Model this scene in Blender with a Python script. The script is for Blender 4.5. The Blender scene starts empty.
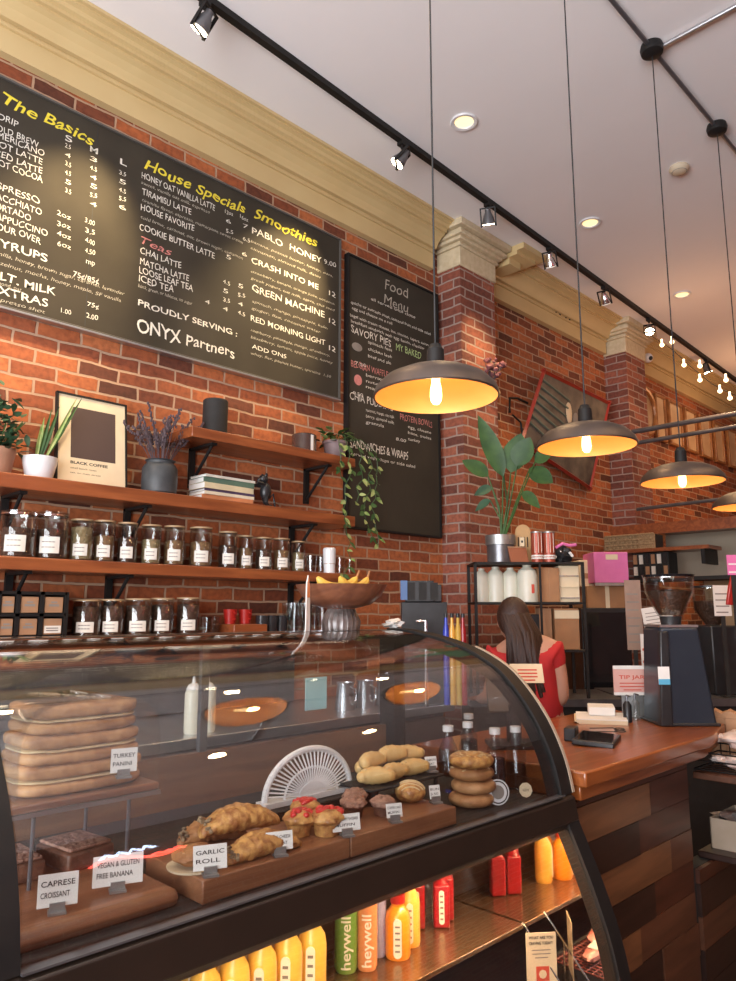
import bpy, bmesh, math, random
from mathutils import Vector, Matrix, noise
R = math.radians
PI = math.pi
random.seed(7)
SC = bpy.context.scene
COL = SC.collection

# ---------------------------------------------------------------- camera
CAM = Vector((3.2, 0.0, 1.40))
FPX = 740.0
PITCH = math.atan(123/740)
YAW = R(44.9)
cd = bpy.data.cameras.new('camera')
cd.sensor_fit = 'VERTICAL'; cd.sensor_height = 24.0
cd.lens = 24.0*FPX/981
cd.clip_start = .02
cam = bpy.data.objects.new('camera', cd); COL.objects.link(cam)
cam.location = CAM
cam.rotation_euler = (PI/2+PITCH, 0, YAW)
SC.camera = cam

def ray(u, v):
    x = u-368; y = 490.5-v
    fw = FPX*math.cos(PITCH)-y*math.sin(PITCH); z = FPX*math.sin(PITCH)+y*math.cos(PITCH)
    ca, sa = math.cos(YAW), math.sin(YAW)
    return Vector((ca*x-sa*fw, sa*x+ca*fw, z))
def P(u, v, x=None, y=None, z=None, d=None):
    """measured point of the photo on a known wall, shelf or floor plane -> metres"""
    r = ray(u, v)
    if x is not None: k = (x-CAM.x)/r.x
    elif y is not None: k = (y-CAM.y)/r.y
    elif z is not None: k = (z-CAM.z)/r.z
    else: k = d/(-math.sin(YAW)*r.x+math.cos(YAW)*r.y)
    return CAM+r*k

# ---------------------------------------------------------------- world, daylight, exposure
SC.view_settings.view_transform = 'Standard'
SC.view_settings.look = 'None'
SC.view_settings.gamma = 1.0
SC.view_settings.use_curve_mapping = False
SC.view_settings.exposure = 0.5
w = bpy.data.worlds.new('world'); SC.world = w; w.use_nodes = True
bg = w.node_tree.nodes['Background']; bg.inputs[0].default_value = (.75, .85, 1, 1); bg.inputs[1].default_value = .2

def area(name, loc, rot, sx, sy, power, col):
    l = bpy.data.lights.new(name, 'AREA'); l.shape = 'RECTANGLE'; l.size = sx; l.size_y = sy
    l.energy = power; l.color = col
    o = bpy.data.objects.new(name, l); COL.objects.link(o); o.location = loc; o.rotation_euler = rot
    return o
def light(name, kind, loc, power, col, size=.03, target=None, angle=40, blend=.6):
    l = bpy.data.lights.new(name, kind); l.energy = power; l.color = col; l.shadow_soft_size = size
    o = bpy.data.objects.new(name, l); COL.objects.link(o); o.location = loc
    if kind == 'SPOT':
        l.spot_size = R(angle); l.spot_blend = blend
        o.rotation_euler = (Vector(target)-Vector(loc)).to_track_quat('-Z', 'Y').to_euler()
    return o
# storefront daylight from behind the camera, upward tilt added to brighten the ceiling
area('daylight_front', (3.2, -2.42, 1.9), (R(126), 0, 0), 4.6, 2.2, 340, (.93, .95, 1))
# warm downlights; those beyond the visible fixtures are added to warm the room
for _x in (.9, 3.4):
    for _y in (-1.2, .1, 1.55, 3.05, 4.54, 6.2, 7.8):
        light('downlight', 'SPOT', (_x, _y, 4.10), 22 if _y < 3 else 40, (1, .66, .34), .06, (_x-.02, _y, 0), 115, .9)

# ---------------------------------------------------------------- materials
MATS = {}
def newmat(name):
    m = bpy.data.materials.new(name); m.use_nodes = True; MATS[name] = m
    nt = m.node_tree; b = nt.nodes['Principled BSDF']
    return m, nt, b
def N(nt, t, **k):
    n = nt.nodes.new(t)
    for a, v in k.items(): setattr(n, a, v)
    return n
def ramp(nt, fac, cols):
    r = N(nt, 'ShaderNodeValToRGB'); e = r.color_ramp.elements
    e[0].position = cols[0][0]; e[0].color = (*cols[0][1], 1)
    e[1].position = cols[-1][0]; e[1].color = (*cols[-1][1], 1)
    for p, c in cols[1:-1]:
        x = e.new(p); x.color = (*c, 1)
    nt.links.new(fac, r.inputs[0]); return r.outputs[0]
def mat(name, c, c2=None, scale=8, rough=.5, metal=0, bump=0, coat=0, detail=3, stretch=(1, 1, 1), spec=.5):
    m, nt, b = newmat(name)
    b.inputs['Roughness'].default_value = rough; b.inputs['Metallic'].default_value = metal
    b.inputs['Specular IOR Level'].default_value = spec
    b.inputs['Coat Weight'].default_value = coat; b.inputs['Coat Roughness'].default_value = .1
    c2 = c2 or tuple(x*.85 for x in c)
    tc = N(nt, 'ShaderNodeTexCoord'); mp = N(nt, 'ShaderNodeMapping'); mp.inputs['Scale'].default_value = stretch
    nt.links.new(tc.outputs['Object'], mp.inputs[0])
    n = N(nt, 'ShaderNodeTexNoise'); n.inputs['Scale'].default_value = scale; n.inputs['Detail'].default_value = detail
    nt.links.new(mp.outputs[0], n.inputs['Vector'])
    nt.links.new(ramp(nt, n.outputs['Fac'], [(.35, c), (.65, c2)]), b.inputs['Base Color'])
    if bump:
        bp = N(nt, 'ShaderNodeBump'); bp.inputs['Strength'].default_value = bump; bp.inputs['Distance'].default_value = .01
        nt.links.new(n.outputs['Fac'], bp.inputs['Height']); nt.links.new(bp.outputs[0], b.inputs['Normal'])
    return m
def wood(name, c, c2, axis=1, scale=6, rough=.4, coat=.2, rings=9):
    m, nt, b = newmat(name)
    b.inputs['Roughness'].default_value = rough; b.inputs['Coat Weight'].default_value = coat; b.inputs['Coat Roughness'].default_value = .15
    tc = N(nt, 'ShaderNodeTexCoord'); mp = N(nt, 'ShaderNodeMapping')
    s = [rings, rings, rings]; s[axis] = .8; mp.inputs['Scale'].default_value = s
    nt.links.new(tc.outputs['Object'], mp.inputs[0])
    n = N(nt, 'ShaderNodeTexNoise'); n.inputs['Scale'].default_value = scale/2; n.inputs['Detail'].default_value = 6; n.inputs['Distortion'].default_value = .8
    nt.links.new(mp.outputs[0], n.inputs['Vector'])
    mid = tuple((a+d)/2 for a, d in zip(c, c2))
    nt.links.new(ramp(nt, n.outputs['Fac'], [(.3, c2), (.5, mid), (.68, c)]), b.inputs['Base Color'])
    bp = N(nt, 'ShaderNodeBump'); bp.inputs['Strength'].default_value = .15; bp.inputs['Distance'].default_value = .005
    nt.links.new(n.outputs['Fac'], bp.inputs['Height']); nt.links.new(bp.outputs[0], b.inputs['Normal'])
    return m
def emis(name, c, s, base=(.8, .8, .8)):
    m, nt, b = newmat(name)
    b.inputs['Base Color'].default_value = (*base, 1)
    b.inputs['Emission Color'].default_value = (*c, 1); b.inputs['Emission Strength'].default_value = s
    return m
def glass(name, tint=(1, 1, 1), ior=1.5, gloss=1.0, rough=0):
    m, nt, b = newmat(name); nt.nodes.remove(b)
    tr = N(nt, 'ShaderNodeBsdfTransparent'); tr.inputs[0].default_value = (*tint, 1)
    gl = N(nt, 'ShaderNodeBsdfGlossy'); gl.inputs['Roughness'].default_value = rough; gl.inputs[0].default_value = (1, 1, 1, 1)
    fr = N(nt, 'ShaderNodeFresnel'); fr.inputs[0].default_value = ior
    ge = N(nt, 'ShaderNodeNewGeometry'); mi = N(nt, 'ShaderNodeMix', data_type='FLOAT')
    mi.inputs[2].default_value = ior; mi.inputs[3].default_value = 1/ior
    nt.links.new(ge.outputs['Backfacing'], mi.inputs[0]); nt.links.new(mi.outputs[0], fr.inputs[0])
    mu = N(nt, 'ShaderNodeMath', operation='MULTIPLY'); mu.inputs[1].default_value = gloss; mu.use_clamp = True
    mx = N(nt, 'ShaderNodeMixShader')
    nt.links.new(fr.outputs[0], mu.inputs[0]); nt.links.new(mu.outputs[0], mx.inputs[0])
    nt.links.new(tr.outputs[0], mx.inputs[1]); nt.links.new(gl.outputs[0], mx.inputs[2])
    nt.links.new(mx.outputs[0], nt.nodes['Material Output'].inputs[0])
    return m
def brick(name, cols, mortar=(.42, .30, .22), row=.067, width=.215, gap=.007):
    m, nt, b = newmat(name); b.inputs['Roughness'].default_value = .8
    tc = N(nt, 'ShaderNodeTexCoord'); sp = N(nt, 'ShaderNodeSeparateXYZ'); nt.links.new(tc.outputs['Object'], sp.inputs[0])
    ad = N(nt, 'ShaderNodeMath', operation='ADD'); nt.links.new(sp.outputs[0], ad.inputs[0]); nt.links.new(sp.outputs[1], ad.inputs[1])
    cb = N(nt, 'ShaderNodeCombineXYZ'); nt.links.new(ad.outputs[0], cb.inputs[0]); nt.links.new(sp.outputs[2], cb.inputs[1])
    # wobble so that the courses are not ruler straight
    nz = N(nt, 'ShaderNodeTexNoise'); nz.inputs['Scale'].default_value = 7; nz.inputs['Detail'].default_value = 4
    nt.links.new(cb.outputs[0], nz.inputs['Vector'])
    vm = N(nt, 'ShaderNodeVectorMath', operation='MULTIPLY_ADD'); vm.inputs[1].default_value = (.024, .022, 0)
    nt.links.new(nz.outputs['Color'], vm.inputs[0]); nt.links.new(cb.outputs[0], vm.inputs[2])
    br = N(nt, 'ShaderNodeTexBrick'); br.offset = .5
    br.inputs['Scale'].default_value = 1; br.inputs['Brick Width'].default_value = width; br.inputs['Row Height'].default_value = row
    br.inputs['Mortar Size'].default_value = gap; br.inputs['Mortar Smooth'].default_value = .3
    br.inputs['Color1'].default_value = (0, 0, 0, 1); br.inputs['Color2'].default_value = (1, 1, 1, 1)
    nt.links.new(vm.outputs[0], br.inputs['Vector'])
    c = ramp(nt, br.outputs['Color'], cols)
    n2 = N(nt, 'ShaderNodeTexNoise'); n2.inputs['Scale'].default_value = 35; n2.inputs['Detail'].default_value = 5
    nt.links.new(cb.outputs[0], n2.inputs['Vector'])
    mv = N(nt, 'ShaderNodeMix', data_type='RGBA', blend_type='MULTIPLY'); mv.inputs[0].default_value = .55
    nt.links.new(c, mv.inputs[6]); nt.links.new(ramp(nt, n2.outputs['Fac'], [(.3, (.45, .4, .38)), (.6, (1.15, 1.1, 1.05))]), mv.inputs[7])
    n3 = N(nt, 'ShaderNodeTexNoise'); n3.inputs['Scale'].default_value = 1.6; n3.inputs['Detail'].default_value = 3
    nt.links.new(cb.outputs[0], n3.inputs['Vector'])
    mw = N(nt, 'ShaderNodeMix', data_type='RGBA', blend_type='MULTIPLY'); mw.inputs[0].default_value = .5
    nt.links.new(mv.outputs[2], mw.inputs[6]); nt.links.new(ramp(nt, n3.outputs['Fac'], [(.35, (.6, .55, .55)), (.6, (1.1, 1.1, 1.1))]), mw.inputs[7])
    mx = N(nt, 'ShaderNodeMix', data_type='RGBA'); nt.links.new(br.outputs['Fac'], mx.inputs[0])
    nt.links.new(mw.outputs[2], mx.inputs[6]); mx.inputs[7].default_value = (*mortar, 1)
    nt.links.new(mx.outputs[2], b.inputs['Base Color'])
    bp = N(nt, 'ShaderNodeBump'); bp.inputs['Strength'].default_value = .7; bp.inputs['Distance'].default_value = .012; bp.invert = True
    ml = N(nt, 'ShaderNodeMath', operation='MULTIPLY_ADD'); ml.inputs[1].default_value = -.35
    nt.links.new(n2.outputs['Fac'], ml.inputs[0]); nt.links.new(br.outputs['Fac'], ml.inputs[2])
    nt.links.new(ml.outputs[0], bp.inputs['Height']); nt.links.new(bp.outputs[0], b.inputs['Normal'])
    return m

BRICK = brick('red_brick', [(.0, (.11, .034, .018)), (.22, (.25, .066, .026)), (.6, (.40, .112, .036)), (1, (.50, .16, .055))], mortar=(.44, .27, .17), gap=.0065, width=.195)
BRICKD = brick('red_brick_pale_joints', [(.0, (.15, .05, .035)), (.4, (.26, .075, .045)), (1, (.36, .12, .07))], mortar=(.34, .24, .20), gap=.007)
CEIL = mat('ceiling_paint', (.84, .81, .80), (.82, .79, .78), 2, .8)
CREAM = mat('cream_plaster', (.60, .45, .22), (.57, .42, .20), 4, .55)
CAPM = mat('capital_plaster', (.62, .52, .35), (.54, .44, .28), 30, .6, bump=.25)
FLOORM = wood('floor_boards', (.16, .08, .045), (.08, .04, .025), 1, 5)
SHELFW = wood('shelf_wood', (.34, .10, .032), (.18, .045, .015), 1, 6, .35, .3)
COUNTW = wood('counter_wood', (.36, .105, .024), (.19, .048, .012), 1, 6, .3, .35)
BOARDW = wood('cutting_board_wood', (.30, .13, .06), (.17, .065, .03), 1, 6, .4, .2)
PLANKS = [wood('plank_'+n, c, tuple(x*.55 for x in c), 1, 6, .45, .2) for n, c in (('dark', (.035, .014, .009)), ('brown', (.12, .045, .022)), ('red', (.08, .024, .012)), ('tan', (.20, .085, .035)))]
BLACK = mat('black_metal', (.010, .009, .009), (.014, .012, .011), 20, .55, 0, spec=.3)
BLACKP = mat('black_plastic', (.015, .015, .016), (.022, .022, .024), 20, .35)
BLACKM = mat('matte_black', (.015, .014, .013), (.02, .018, .017), 20, .75)
BROWNCASE = mat('case_trim_metal', (.028, .017, .012), (.022, .014, .010), 10, .4, .2)
STEEL = mat('steel', (.55, .56, .58), (.5, .51, .53), 12, .28, .9)
DSTEEL = mat('dark_steel', (.17, .17, .18), (.13, .13, .14), 12, .3, .6)
CHROME = mat('chrome', (.8, .8, .82), (.75, .75, .78), 12, .12, 1)
CHALK = mat('chalkboard', (.040, .033, .024), (.052, .043, .031), 3, .75, detail=6, spec=.2)
WCHALK = mat('white_chalk', (.80, .76, .68), (.68, .64, .56), 60, .9)
SCHALK = mat('soft_chalk', (.50, .46, .38), (.38, .34, .28), 60, .9)
YCHALK = mat('yellow_chalk', (.80, .68, .06), (.72, .58, .04), 60, .9)
PCHALK = mat('pink_chalk', (.65, .25, .22), (.55, .2, .18), 60, .9)
GCHALK = mat('green_chalk', (.45, .62, .28), (.4, .55, .24), 60, .9)
GLASS = glass('clear_glass', (.97, .98, .98), 1.45)
JARG = glass('jar_glass', (.90, .91, .90), 1.6)
CASEG = glass('case_glass', (.93, .94, .94), 1.55, 1.2)
MIRROR = mat('mirror', (.9, .88, .86), (.9, .88, .86), 3, .04, 1)
LABEL = mat('paper_label', (.78, .74, .66), (.72, .68, .6), 20, .8)
PAPER = mat('white_paper', (.80, .78, .74), (.76, .74, .7), 10, .8)
CREAMP = mat('cream_paper', (.75, .62, .42), (.70, .57, .38), 10, .8)
INK = mat('black_ink', (.02, .02, .02), (.03, .03, .03), 10, .7)
GREYINK = mat('grey_ink', (.22, .19, .17), (.28, .25, .22), 10, .8)
REDINK = mat('red_ink', (.6, .08, .04), (.55, .06, .04), 10, .7)
KRAFT = mat('kraft_card', (.42, .23, .12), (.36, .19, .10), 15, .85)
TERRA = mat('terracotta', (.42, .22, .13), (.36, .18, .11), 15, .8, bump=.2)
WCER = mat('white_ceramic', (.80, .80, .80), (.74, .74, .75), 10, .3, coat=.3)
DCER = mat('dark_stoneware', (.035, .04, .045), (.055, .06, .065), 20, .5, bump=.1)
MAUVE = mat('mauve_pot', (.24, .17, .17), (.2, .14, .14), 20, .6)
LEAF = mat('leaf_green', (.022, .07, .016), (.05, .12, .026), 12, .5)
DLEAF = mat('dark_leaf', (.025, .07, .035), (.05, .12, .06), 12, .5)
YLEAF = mat('variegated_leaf', (.16, .30, .07), (.38, .42, .16), 30, .5)
GREYLEAF = mat('dried_lavender', (.07, .05, .06), (.12, .08, .085), 30, .9)
SOIL = mat('soil', (.03, .02, .012), (.05, .03, .02), 60, .95, bump=.5)
RED = mat('red_plastic', (.45, .02, .015), (.4, .018, .012), 10, .35, coat=.2)
REDFRAME = mat('red_lacquer', (.32, .022, .012), (.26, .018, .010), 10, .35, coat=.3)
PINKM = mat('pink_card', (.72, .18, .42), (.66, .15, .38), 10, .5)
GOLDF = mat('gold_wood_frame', (.45, .20, .06), (.32, .13, .04), 14, .35, .2, coat=.4)
GALV = mat('galvanised_tin', (.42, .43, .42), (.32, .33, .33), 20, .4, .8)
PASTRY = mat('baked_golden', (.66, .36, .11), (.30, .11, .03), 60, .5, bump=.8, coat=.2, detail=6)
PASTRYL = mat('pale_pastry', (.78, .55, .24), (.60, .34, .10), 25, .5, bump=.3, coat=.2)
CRUST = mat('brown_crust', (.42, .20, .075), (.25, .10, .035), 28, .6, bump=.8)
BREADM = mat('bread_crust', (.62, .34, .15), (.36, .16, .06), 30, .6, bump=.7, coat=.1, detail=6)
CRUMB = mat('bread_crumb', (.72, .56, .32), (.62, .45, .24), 60, .8, bump=.3)
FILL = mat('dark_filling', (.12, .08, .05), (.35, .25, .14), 60, .6, bump=.6)
BERRY = mat('strawberry', (.62, .03, .02), (.5, .02, .02), 40, .3, bump=.3, coat=.4)
CHOC = mat('chocolate', (.09, .035, .02), (.16, .07, .04), 40, .5, bump=.6)
CRUMBLE = mat('crumble_topping', (.42, .24, .17), (.26, .13, .09), 70, .7, bump=1)
SKIN = mat('skin', (.52, .27, .18), (.48, .24, .16), 10, .5)
HAIR = mat('dark_brown_hair', (.022, .009, .006), (.05, .02, .012), 40, .45, stretch=(6, 6, .6), bump=.4)
SHIRT = mat('red_shirt', (.50, .02, .02), (.42, .015, .018), 10, .8)
DENIM = mat('dark_trousers', (.02, .022, .03), (.03, .032, .04), 30, .9)
SHADEO = mat('lamp_shade_metal', (.13, .10, .085), (.09, .07, .06), 10, .42, .7)
SHADEI = mat('lamp_shade_inner', (.86, .42, .13), (.84, .39, .12), 6, .5)
BULB = emis('bulb_glass_lit', (1, .66, .24), 5)
FIL = emis('filament', (1, .80, .42), 60)
DISK = emis('recessed_lamp_lens', (1, .74, .30), .9)
SPOTE = emis('spot_lamp_lens', (1, .82, .55), 16)
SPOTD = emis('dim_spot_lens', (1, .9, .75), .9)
FAIRY = emis('fairy_bulb', (1, .62, .30), 4)
PURPLE = mat('dried_purple', (.16, .05, .07), (.22, .08, .08), 30, .8)
BEIGEW = mat('beige_wall_paint', (.46, .39, .29), (.42, .36, .27), 5, .8)
WICKER = mat('wicker', (.40, .27, .14), (.28, .18, .09), 60, .8, bump=.6)
MILK = mat('cream_plastic', (.72, .70, .58), (.66, .64, .52), 8, .35)
BOXB = mat('brown_box', (.40, .20, .09), (.34, .17, .08), 12, .8)
BEAN = mat('coffee_beans', (.045, .018, .01), (.09, .04, .022), 90, .45, bump=1)
BLUEG = mat('slate_blue_metal', (.032, .045, .065), (.036, .05, .07), 8, .3, .5, coat=.3)
BLUEL = emis('blue_screen', (.15, .25, 1), 1.6, (.05, .06, .2))
BANANA = mat('banana_yellow', (.72, .48, .08), (.6, .36, .06), 12, .5)
BOWLW = wood('bowl_wood', (.24, .09, .045), (.13, .045, .025), 0, 6, .35, .4)
YELLOWJ = mat('mango_juice', (.90, .56, .10), (.86, .40, .06), 10, .3, coat=.5)
ORANGEJ = mat('orange_juice', (.95, .34, .02), (.9, .28, .02), 10, .3, coat=.5)
REDJ = mat('beet_juice', (.42, .012, .02), (.32, .01, .015), 10, .3, coat=.5)
GREENC = mat('green_can', (.18, .36, .07), (.16, .33, .06), 10, .35, coat=.3)
ORANGEC = mat('orange_can', (.80, .30, .12), (.76, .28, .10), 10, .35, coat=.3)
BLUEC = mat('lilac_can', (.45, .47, .72), (.42, .44, .68), 10, .35, coat=.3)
YCAN = mat('cream_can_print', (.90, .84, .72), (.85, .8, .66), 10, .35)
SILVER = mat('silver_foil', (.55, .5, .48), (.4, .35, .33), 40, .3, .7, bump=.5)
CLEARTUB = glass('clear_tub', (.85, .82, .78), 1.5, 1.2, .1)
SCREEN = mat('black_screen', (.01, .01, .012), (.012, .012, .014), 10, .08)
BAGP = mat('printed_bread_bag', (.55, .38, .32), (.65, .58, .54), 16, .3, bump=.5, coat=.4)
PINKPK = mat('pink_meat_pack', (.70, .22, .18), (.78, .36, .30), 14, .3, coat=.5)
TEAL = mat('blue_green_panel', (.30, .55, .62), (.28, .5, .58), 8, .4)
GRAV = mat('framed_art', (.04, .032, .03), (.16, .13, .10), 5, .5, detail=5, coat=.0)

# ---------------------------------------------------------------- mesh kit
class MB:
    def __init__(s): s.bm = bmesh.new()
    def box(s, x0, x1, y0, y1, z0, z1, rot=None, c=None):
        r = bmesh.ops.create_cube(s.bm, size=1)['verts']
        M = Matrix.Translation(((x0+x1)/2, (y0+y1)/2, (z0+z1)/2)) @ Matrix.Diagonal((abs(x1-x0), abs(y1-y0), abs(z1-z0), 1))
        bmesh.ops.transform(s.bm, matrix=M, verts=r)
        if rot is not None:
            bmesh.ops.transform(s.bm, matrix=rot, verts=r)
        return s
    def tube(s, a, b, r1, r2=None, n=12):
        a = Vector(a); b = Vector(b); r2 = r1 if r2 is None else r2; d = b-a
        v = bmesh.ops.create_cone(s.bm, cap_ends=True, segments=n, radius1=r1, radius2=r2, depth=d.length)['verts']
        bmesh.ops.transform(s.bm, matrix=Matrix.Translation((a+b)/2) @ d.to_track_quat('Z', 'Y').to_matrix().to_4x4(), verts=v)
        return s
    def path(s, pts, r, n=8):
        pts = [Vector(p) for p in pts]; rings = []
        rr = r if isinstance(r, (list, tuple)) else [r]*len(pts)
        up = Vector((0, 0, 1))
        for i, p in enumerate(pts):
            t = (pts[min(i+1, len(pts)-1)]-pts[max(i-1, 0)]).normalized()
            if abs(t.dot(up)) > .95: up = Vector((1, 0, 0))
            a = t.cross(up).normalized(); b = t.cross(a).normalized()
            up = b if False else up
            rings.append([s.bm.verts.new(p+(a*math.cos(k*2*PI/n)+b*math.sin(k*2*PI/n))*rr[i]) for k in range(n)])
        for i in range(len(rings)-1):
            for k in range(n):
                s.bm.faces.new((rings[i][k], rings[i][(k+1) % n], rings[i+1][(k+1) % n], rings[i+1][k]))
        s.bm.faces.new(rings[0][::-1]); s.bm.faces.new(rings[-1])
        return s
    def lathe(s, prof, c=(0, 0, 0), n=32, sx=1, sy=1):
        c = Vector(c); rings = []
        for r, z in prof:
            if r < 1e-5: rings.append([s.bm.verts.new(c+Vector((0, 0, z)))])
            else: rings.append([s.bm.verts.new(c+Vector((r*sx*math.cos(k*2*PI/n), r*sy*math.sin(k*2*PI/n), z))) for k in range(n)])
        for A, B in zip(rings[:-1], rings[1:]):
            if len(A) == 1 and len(B) == 1: continue
            for k in range(n):
                j = (k+1) % n
                if len(A) == 1: s.bm.faces.new((A[0], B[k], B[j]))
                elif len(B) == 1: s.bm.faces.new((A[k], A[j], B[0]))
                else: s.bm.faces.new((A[k], A[j], B[j], B[k]))
        return s
    def ball(s, c, r, rz=0, seg=20, rings=12, jit=0, seed=0, tilt=0):
        v = bmesh.ops.create_uvsphere(s.bm, u_segments=seg, v_segments=rings, radius=1)['verts']
        r = (r, r, r) if isinstance(r, (int, float)) else r
        if jit:
            for q in v: q.co *= 1+jit*noise.noise(q.co*2.2+Vector((seed*3.1, seed, 0)))
        M = Matrix.Translation(c) @ Matrix.Rotation(rz, 4, 'Z') @ Matrix.Rotation(tilt, 4, 'Y') @ Matrix.Diagonal((*r, 1))
        bmesh.ops.transform(s.bm, matrix=M, verts=v)
        return s
    def prism(s, poly, z0, z1, axis='z'):
        def f(a, b, h): return {'z': (a, b, h), 'y': (a, h, b), 'x': (h, a, b)}[axis]
        A = [s.bm.verts.new(f(a, b, z0)) for a, b in poly]; B = [s.bm.verts.new(f(a, b, z1)) for a, b in poly]
        s.bm.faces.new(A); s.bm.faces.new(B[::-1]); n = len(poly)
        for i in range(n): s.bm.faces.new((A[i], B[i], B[(i+1) % n], A[(i+1) % n]))
        return s
    def leaf(s, base, tip, width, sag=0.0, normal=(0, 0, 1), n=7, th=.0012, fold=.15):
        base = Vector(base); tip = Vector(tip); d = tip-base; side = d.cross(Vector(normal))
        if side.length < 1e-6: side = d.cross(Vector((1, 0, 0)))
        side.normalize(); nn = side.cross(d).normalized()
        rows = []
        for i in range(n+1):
            t = i/n; w_ = width*(math.sin(PI*min(1, t**.8*.98+.02)))**.8 if i < n else .0008
            c = base+d*t+Vector((0, 0, -1))*sag*t*t
            rows.append((c-side*w_+nn*w_*fold, c, c+side*w_+nn*w_*fold))
        for off in (0, 1):
            vs = [[s.bm.verts.new(p-nn*th*off) for p in r] for r in rows]
            for i in range(n):
                for k in range(2):
                    q = (vs[i][k], vs[i][k+1], vs[i+1][k+1], vs[i+1][k])
                    s.bm.faces.new(q if off else q[::-1])
        return s
    def xf(s, M):
        bmesh.ops.transform(s.bm, matrix=M, verts=s.bm.verts[:]); return s
    def build(s, name, m, parent=None, loc=(0, 0, 0), rz=0, smooth=35, bevel=0, merge=False):
        if merge: bmesh.ops.remove_doubles(s.bm, verts=s.bm.verts[:], dist=1e-5)
        bmesh.ops.recalc_face_normals(s.bm, faces=s.bm.faces[:])
        me = bpy.data.meshes.new(name); s.bm.to_mesh(me); s.bm.free()
        for p in me.polygons: p.use_smooth = True
        try: me.set_sharp_from_angle(angle=R(smooth))
        except Exception: pass
        o = bpy.data.objects.new(name, me); COL.objects.link(o)
        if m: me.materials.append(m)
        o.location = loc; o.rotation_euler.z = rz
        if parent: o.parent = parent
        if bevel:
            b = o.modifiers.new('b', 'BEVEL'); b.width = bevel; b.segments = 2; b.limit_method = 'ANGLE'; b.angle_limit = R(40)
        return o
def tag(o, label=None, cat=None, group=None, kind=None):
    if label: o['label'] = label
    if cat: o['category'] = cat
    if group: o['group'] = group
    if kind: o['kind'] = kind
    return o
def struct(o): o['kind'] = 'structure'; return o
def thing(name, label, cat, loc=(0, 0, 0), rz=0, group=None):
    o = bpy.data.objects.new(name, None); COL.objects.link(o); o.empty_display_size = .05
    o.location = loc; o.rotation_euler.z = rz
    return tag(o, label, cat, group)
def kids(o): return [c for c in COL.objects if c.parent is o]
def copy_tree(o, parent=None, loc=None, rz=None, label=None):
    c = o.copy(); COL.objects.link(c); c.parent = parent
    if loc is not None: c.location = loc
    if rz is not None: c.rotation_euler.z = rz
    if label: c['label'] = label
    for ch in kids(o): copy_tree(ch, c)
    return c
RX = Matrix.Rotation
def text(body, name, m, parent, M, w=None, h=None, bold=0, shear=0, align='LEFT', th=.0015, sp=1.0, wob=0):
    """lettering as a mesh; M maps text x/y/z; fitted to width w and capital height h; align on x"""
    cu = bpy.data.curves.new(name, 'FONT'); cu.body = body; cu.extrude = 0; cu.offset = bold; cu.shear = shear; cu.resolution_u = 3
    cu.space_character = sp
    o = bpy.data.objects.new(name, cu); COL.objects.link(o)
    bpy.context.view_layer.update()
    dg = bpy.context.evaluated_depsgraph_get()
    me = bpy.data.meshes.new_from_object(o.evaluated_get(dg))
    bpy.data.objects.remove(o)
    if not me.vertices: return None
    xs = [v.co.x for v in me.vertices]
    x0, x1 = min(xs), max(xs); sy = (h or .05)/.7; sx = sy if w is None else w/(x1-x0)
    cx = {'LEFT': x0, 'CENTER': (x0+x1)/2}[align]
    hh = (h or .05)
    for v in me.vertices: v.co = Vector(((v.co.x-cx)*sx, v.co.y*sy, 0))
    if wob:
        sd = (sum(map(ord, body)) % 97)*1.7
        for v in me.vertices:
            q = v.co.x/hh
            v.co.y += wob*hh*noise.noise(Vector((q*.9, sd, 0)))+wob*.5*hh*noise.noise(Vector((q*2.5, sd, 5))); v.co.x += wob*.5*hh*noise.noise(Vector((q*.8, v.co.y/hh, sd)))
    me.transform(M)
    me.materials.append(m)
    o = bpy.data.objects.new(name, me); COL.objects.link(o); o.parent = parent
    return o
def join(objs, name):
    """name the lines of one list; every line stays a mesh of its own"""
    for o in objs:
        if o: o.name = name
WALLM = RX(PI/2, 4, 'Z') @ RX(PI/2, 4, 'X')     # lettering on a face looking to +X

H = 4.13
# ================================================================ THE ROOM
X1, Y0, Y1 = 6.2, -2.5, 12.0
struct(MB().box(-.2, X1+.2, Y0-.2, Y1+.2, -.1, 0).build('floor', FLOORM))
struct(MB().box(-.2, X1+.2, Y0-.2, Y1+.2, H, H+.12).build('ceiling', CEIL))
struct(MB().box(-.2, 0, Y0-.2, Y1+.2, 0, H).build('wall_left', BRICK))
struct(MB().box(0, X1, Y1, Y1+.2, 0, H).build('wall_back', BRICK))
# street wall behind the camera with a big shop window, right wall with windows
struct(MB().box(0, .8, Y0-.2, Y0, 0, H).box(5.6, X1, Y0-.2, Y0, 0, H).box(.8, 5.6, Y0-.2, Y0, 0, .75).box(.8, 5.6, Y0-.2, Y0, 3.25, H).build('wall_front', BEIGEW))
struct(MB().box(X1, X1+.2, Y0, Y1, 0, H).build('wall_right', BRICKD))
f = MB()
for i in range(4): f.box(.8+i*1.57, .86+i*1.57, Y0-.12, Y0-.04, .75, 3.25)
f.box(.8, 5.6, Y0-.12, Y0-.04, .75, .82).box(.8, 5.6, Y0-.12, Y0-.04, 3.18, 3.25)
wf = struct(f.build('window_1', BLACKM)); MB().box(.82, 5.58, Y0-.09, Y0-.08, .78, 3.2).build('pane', GLASS, wf)
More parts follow.
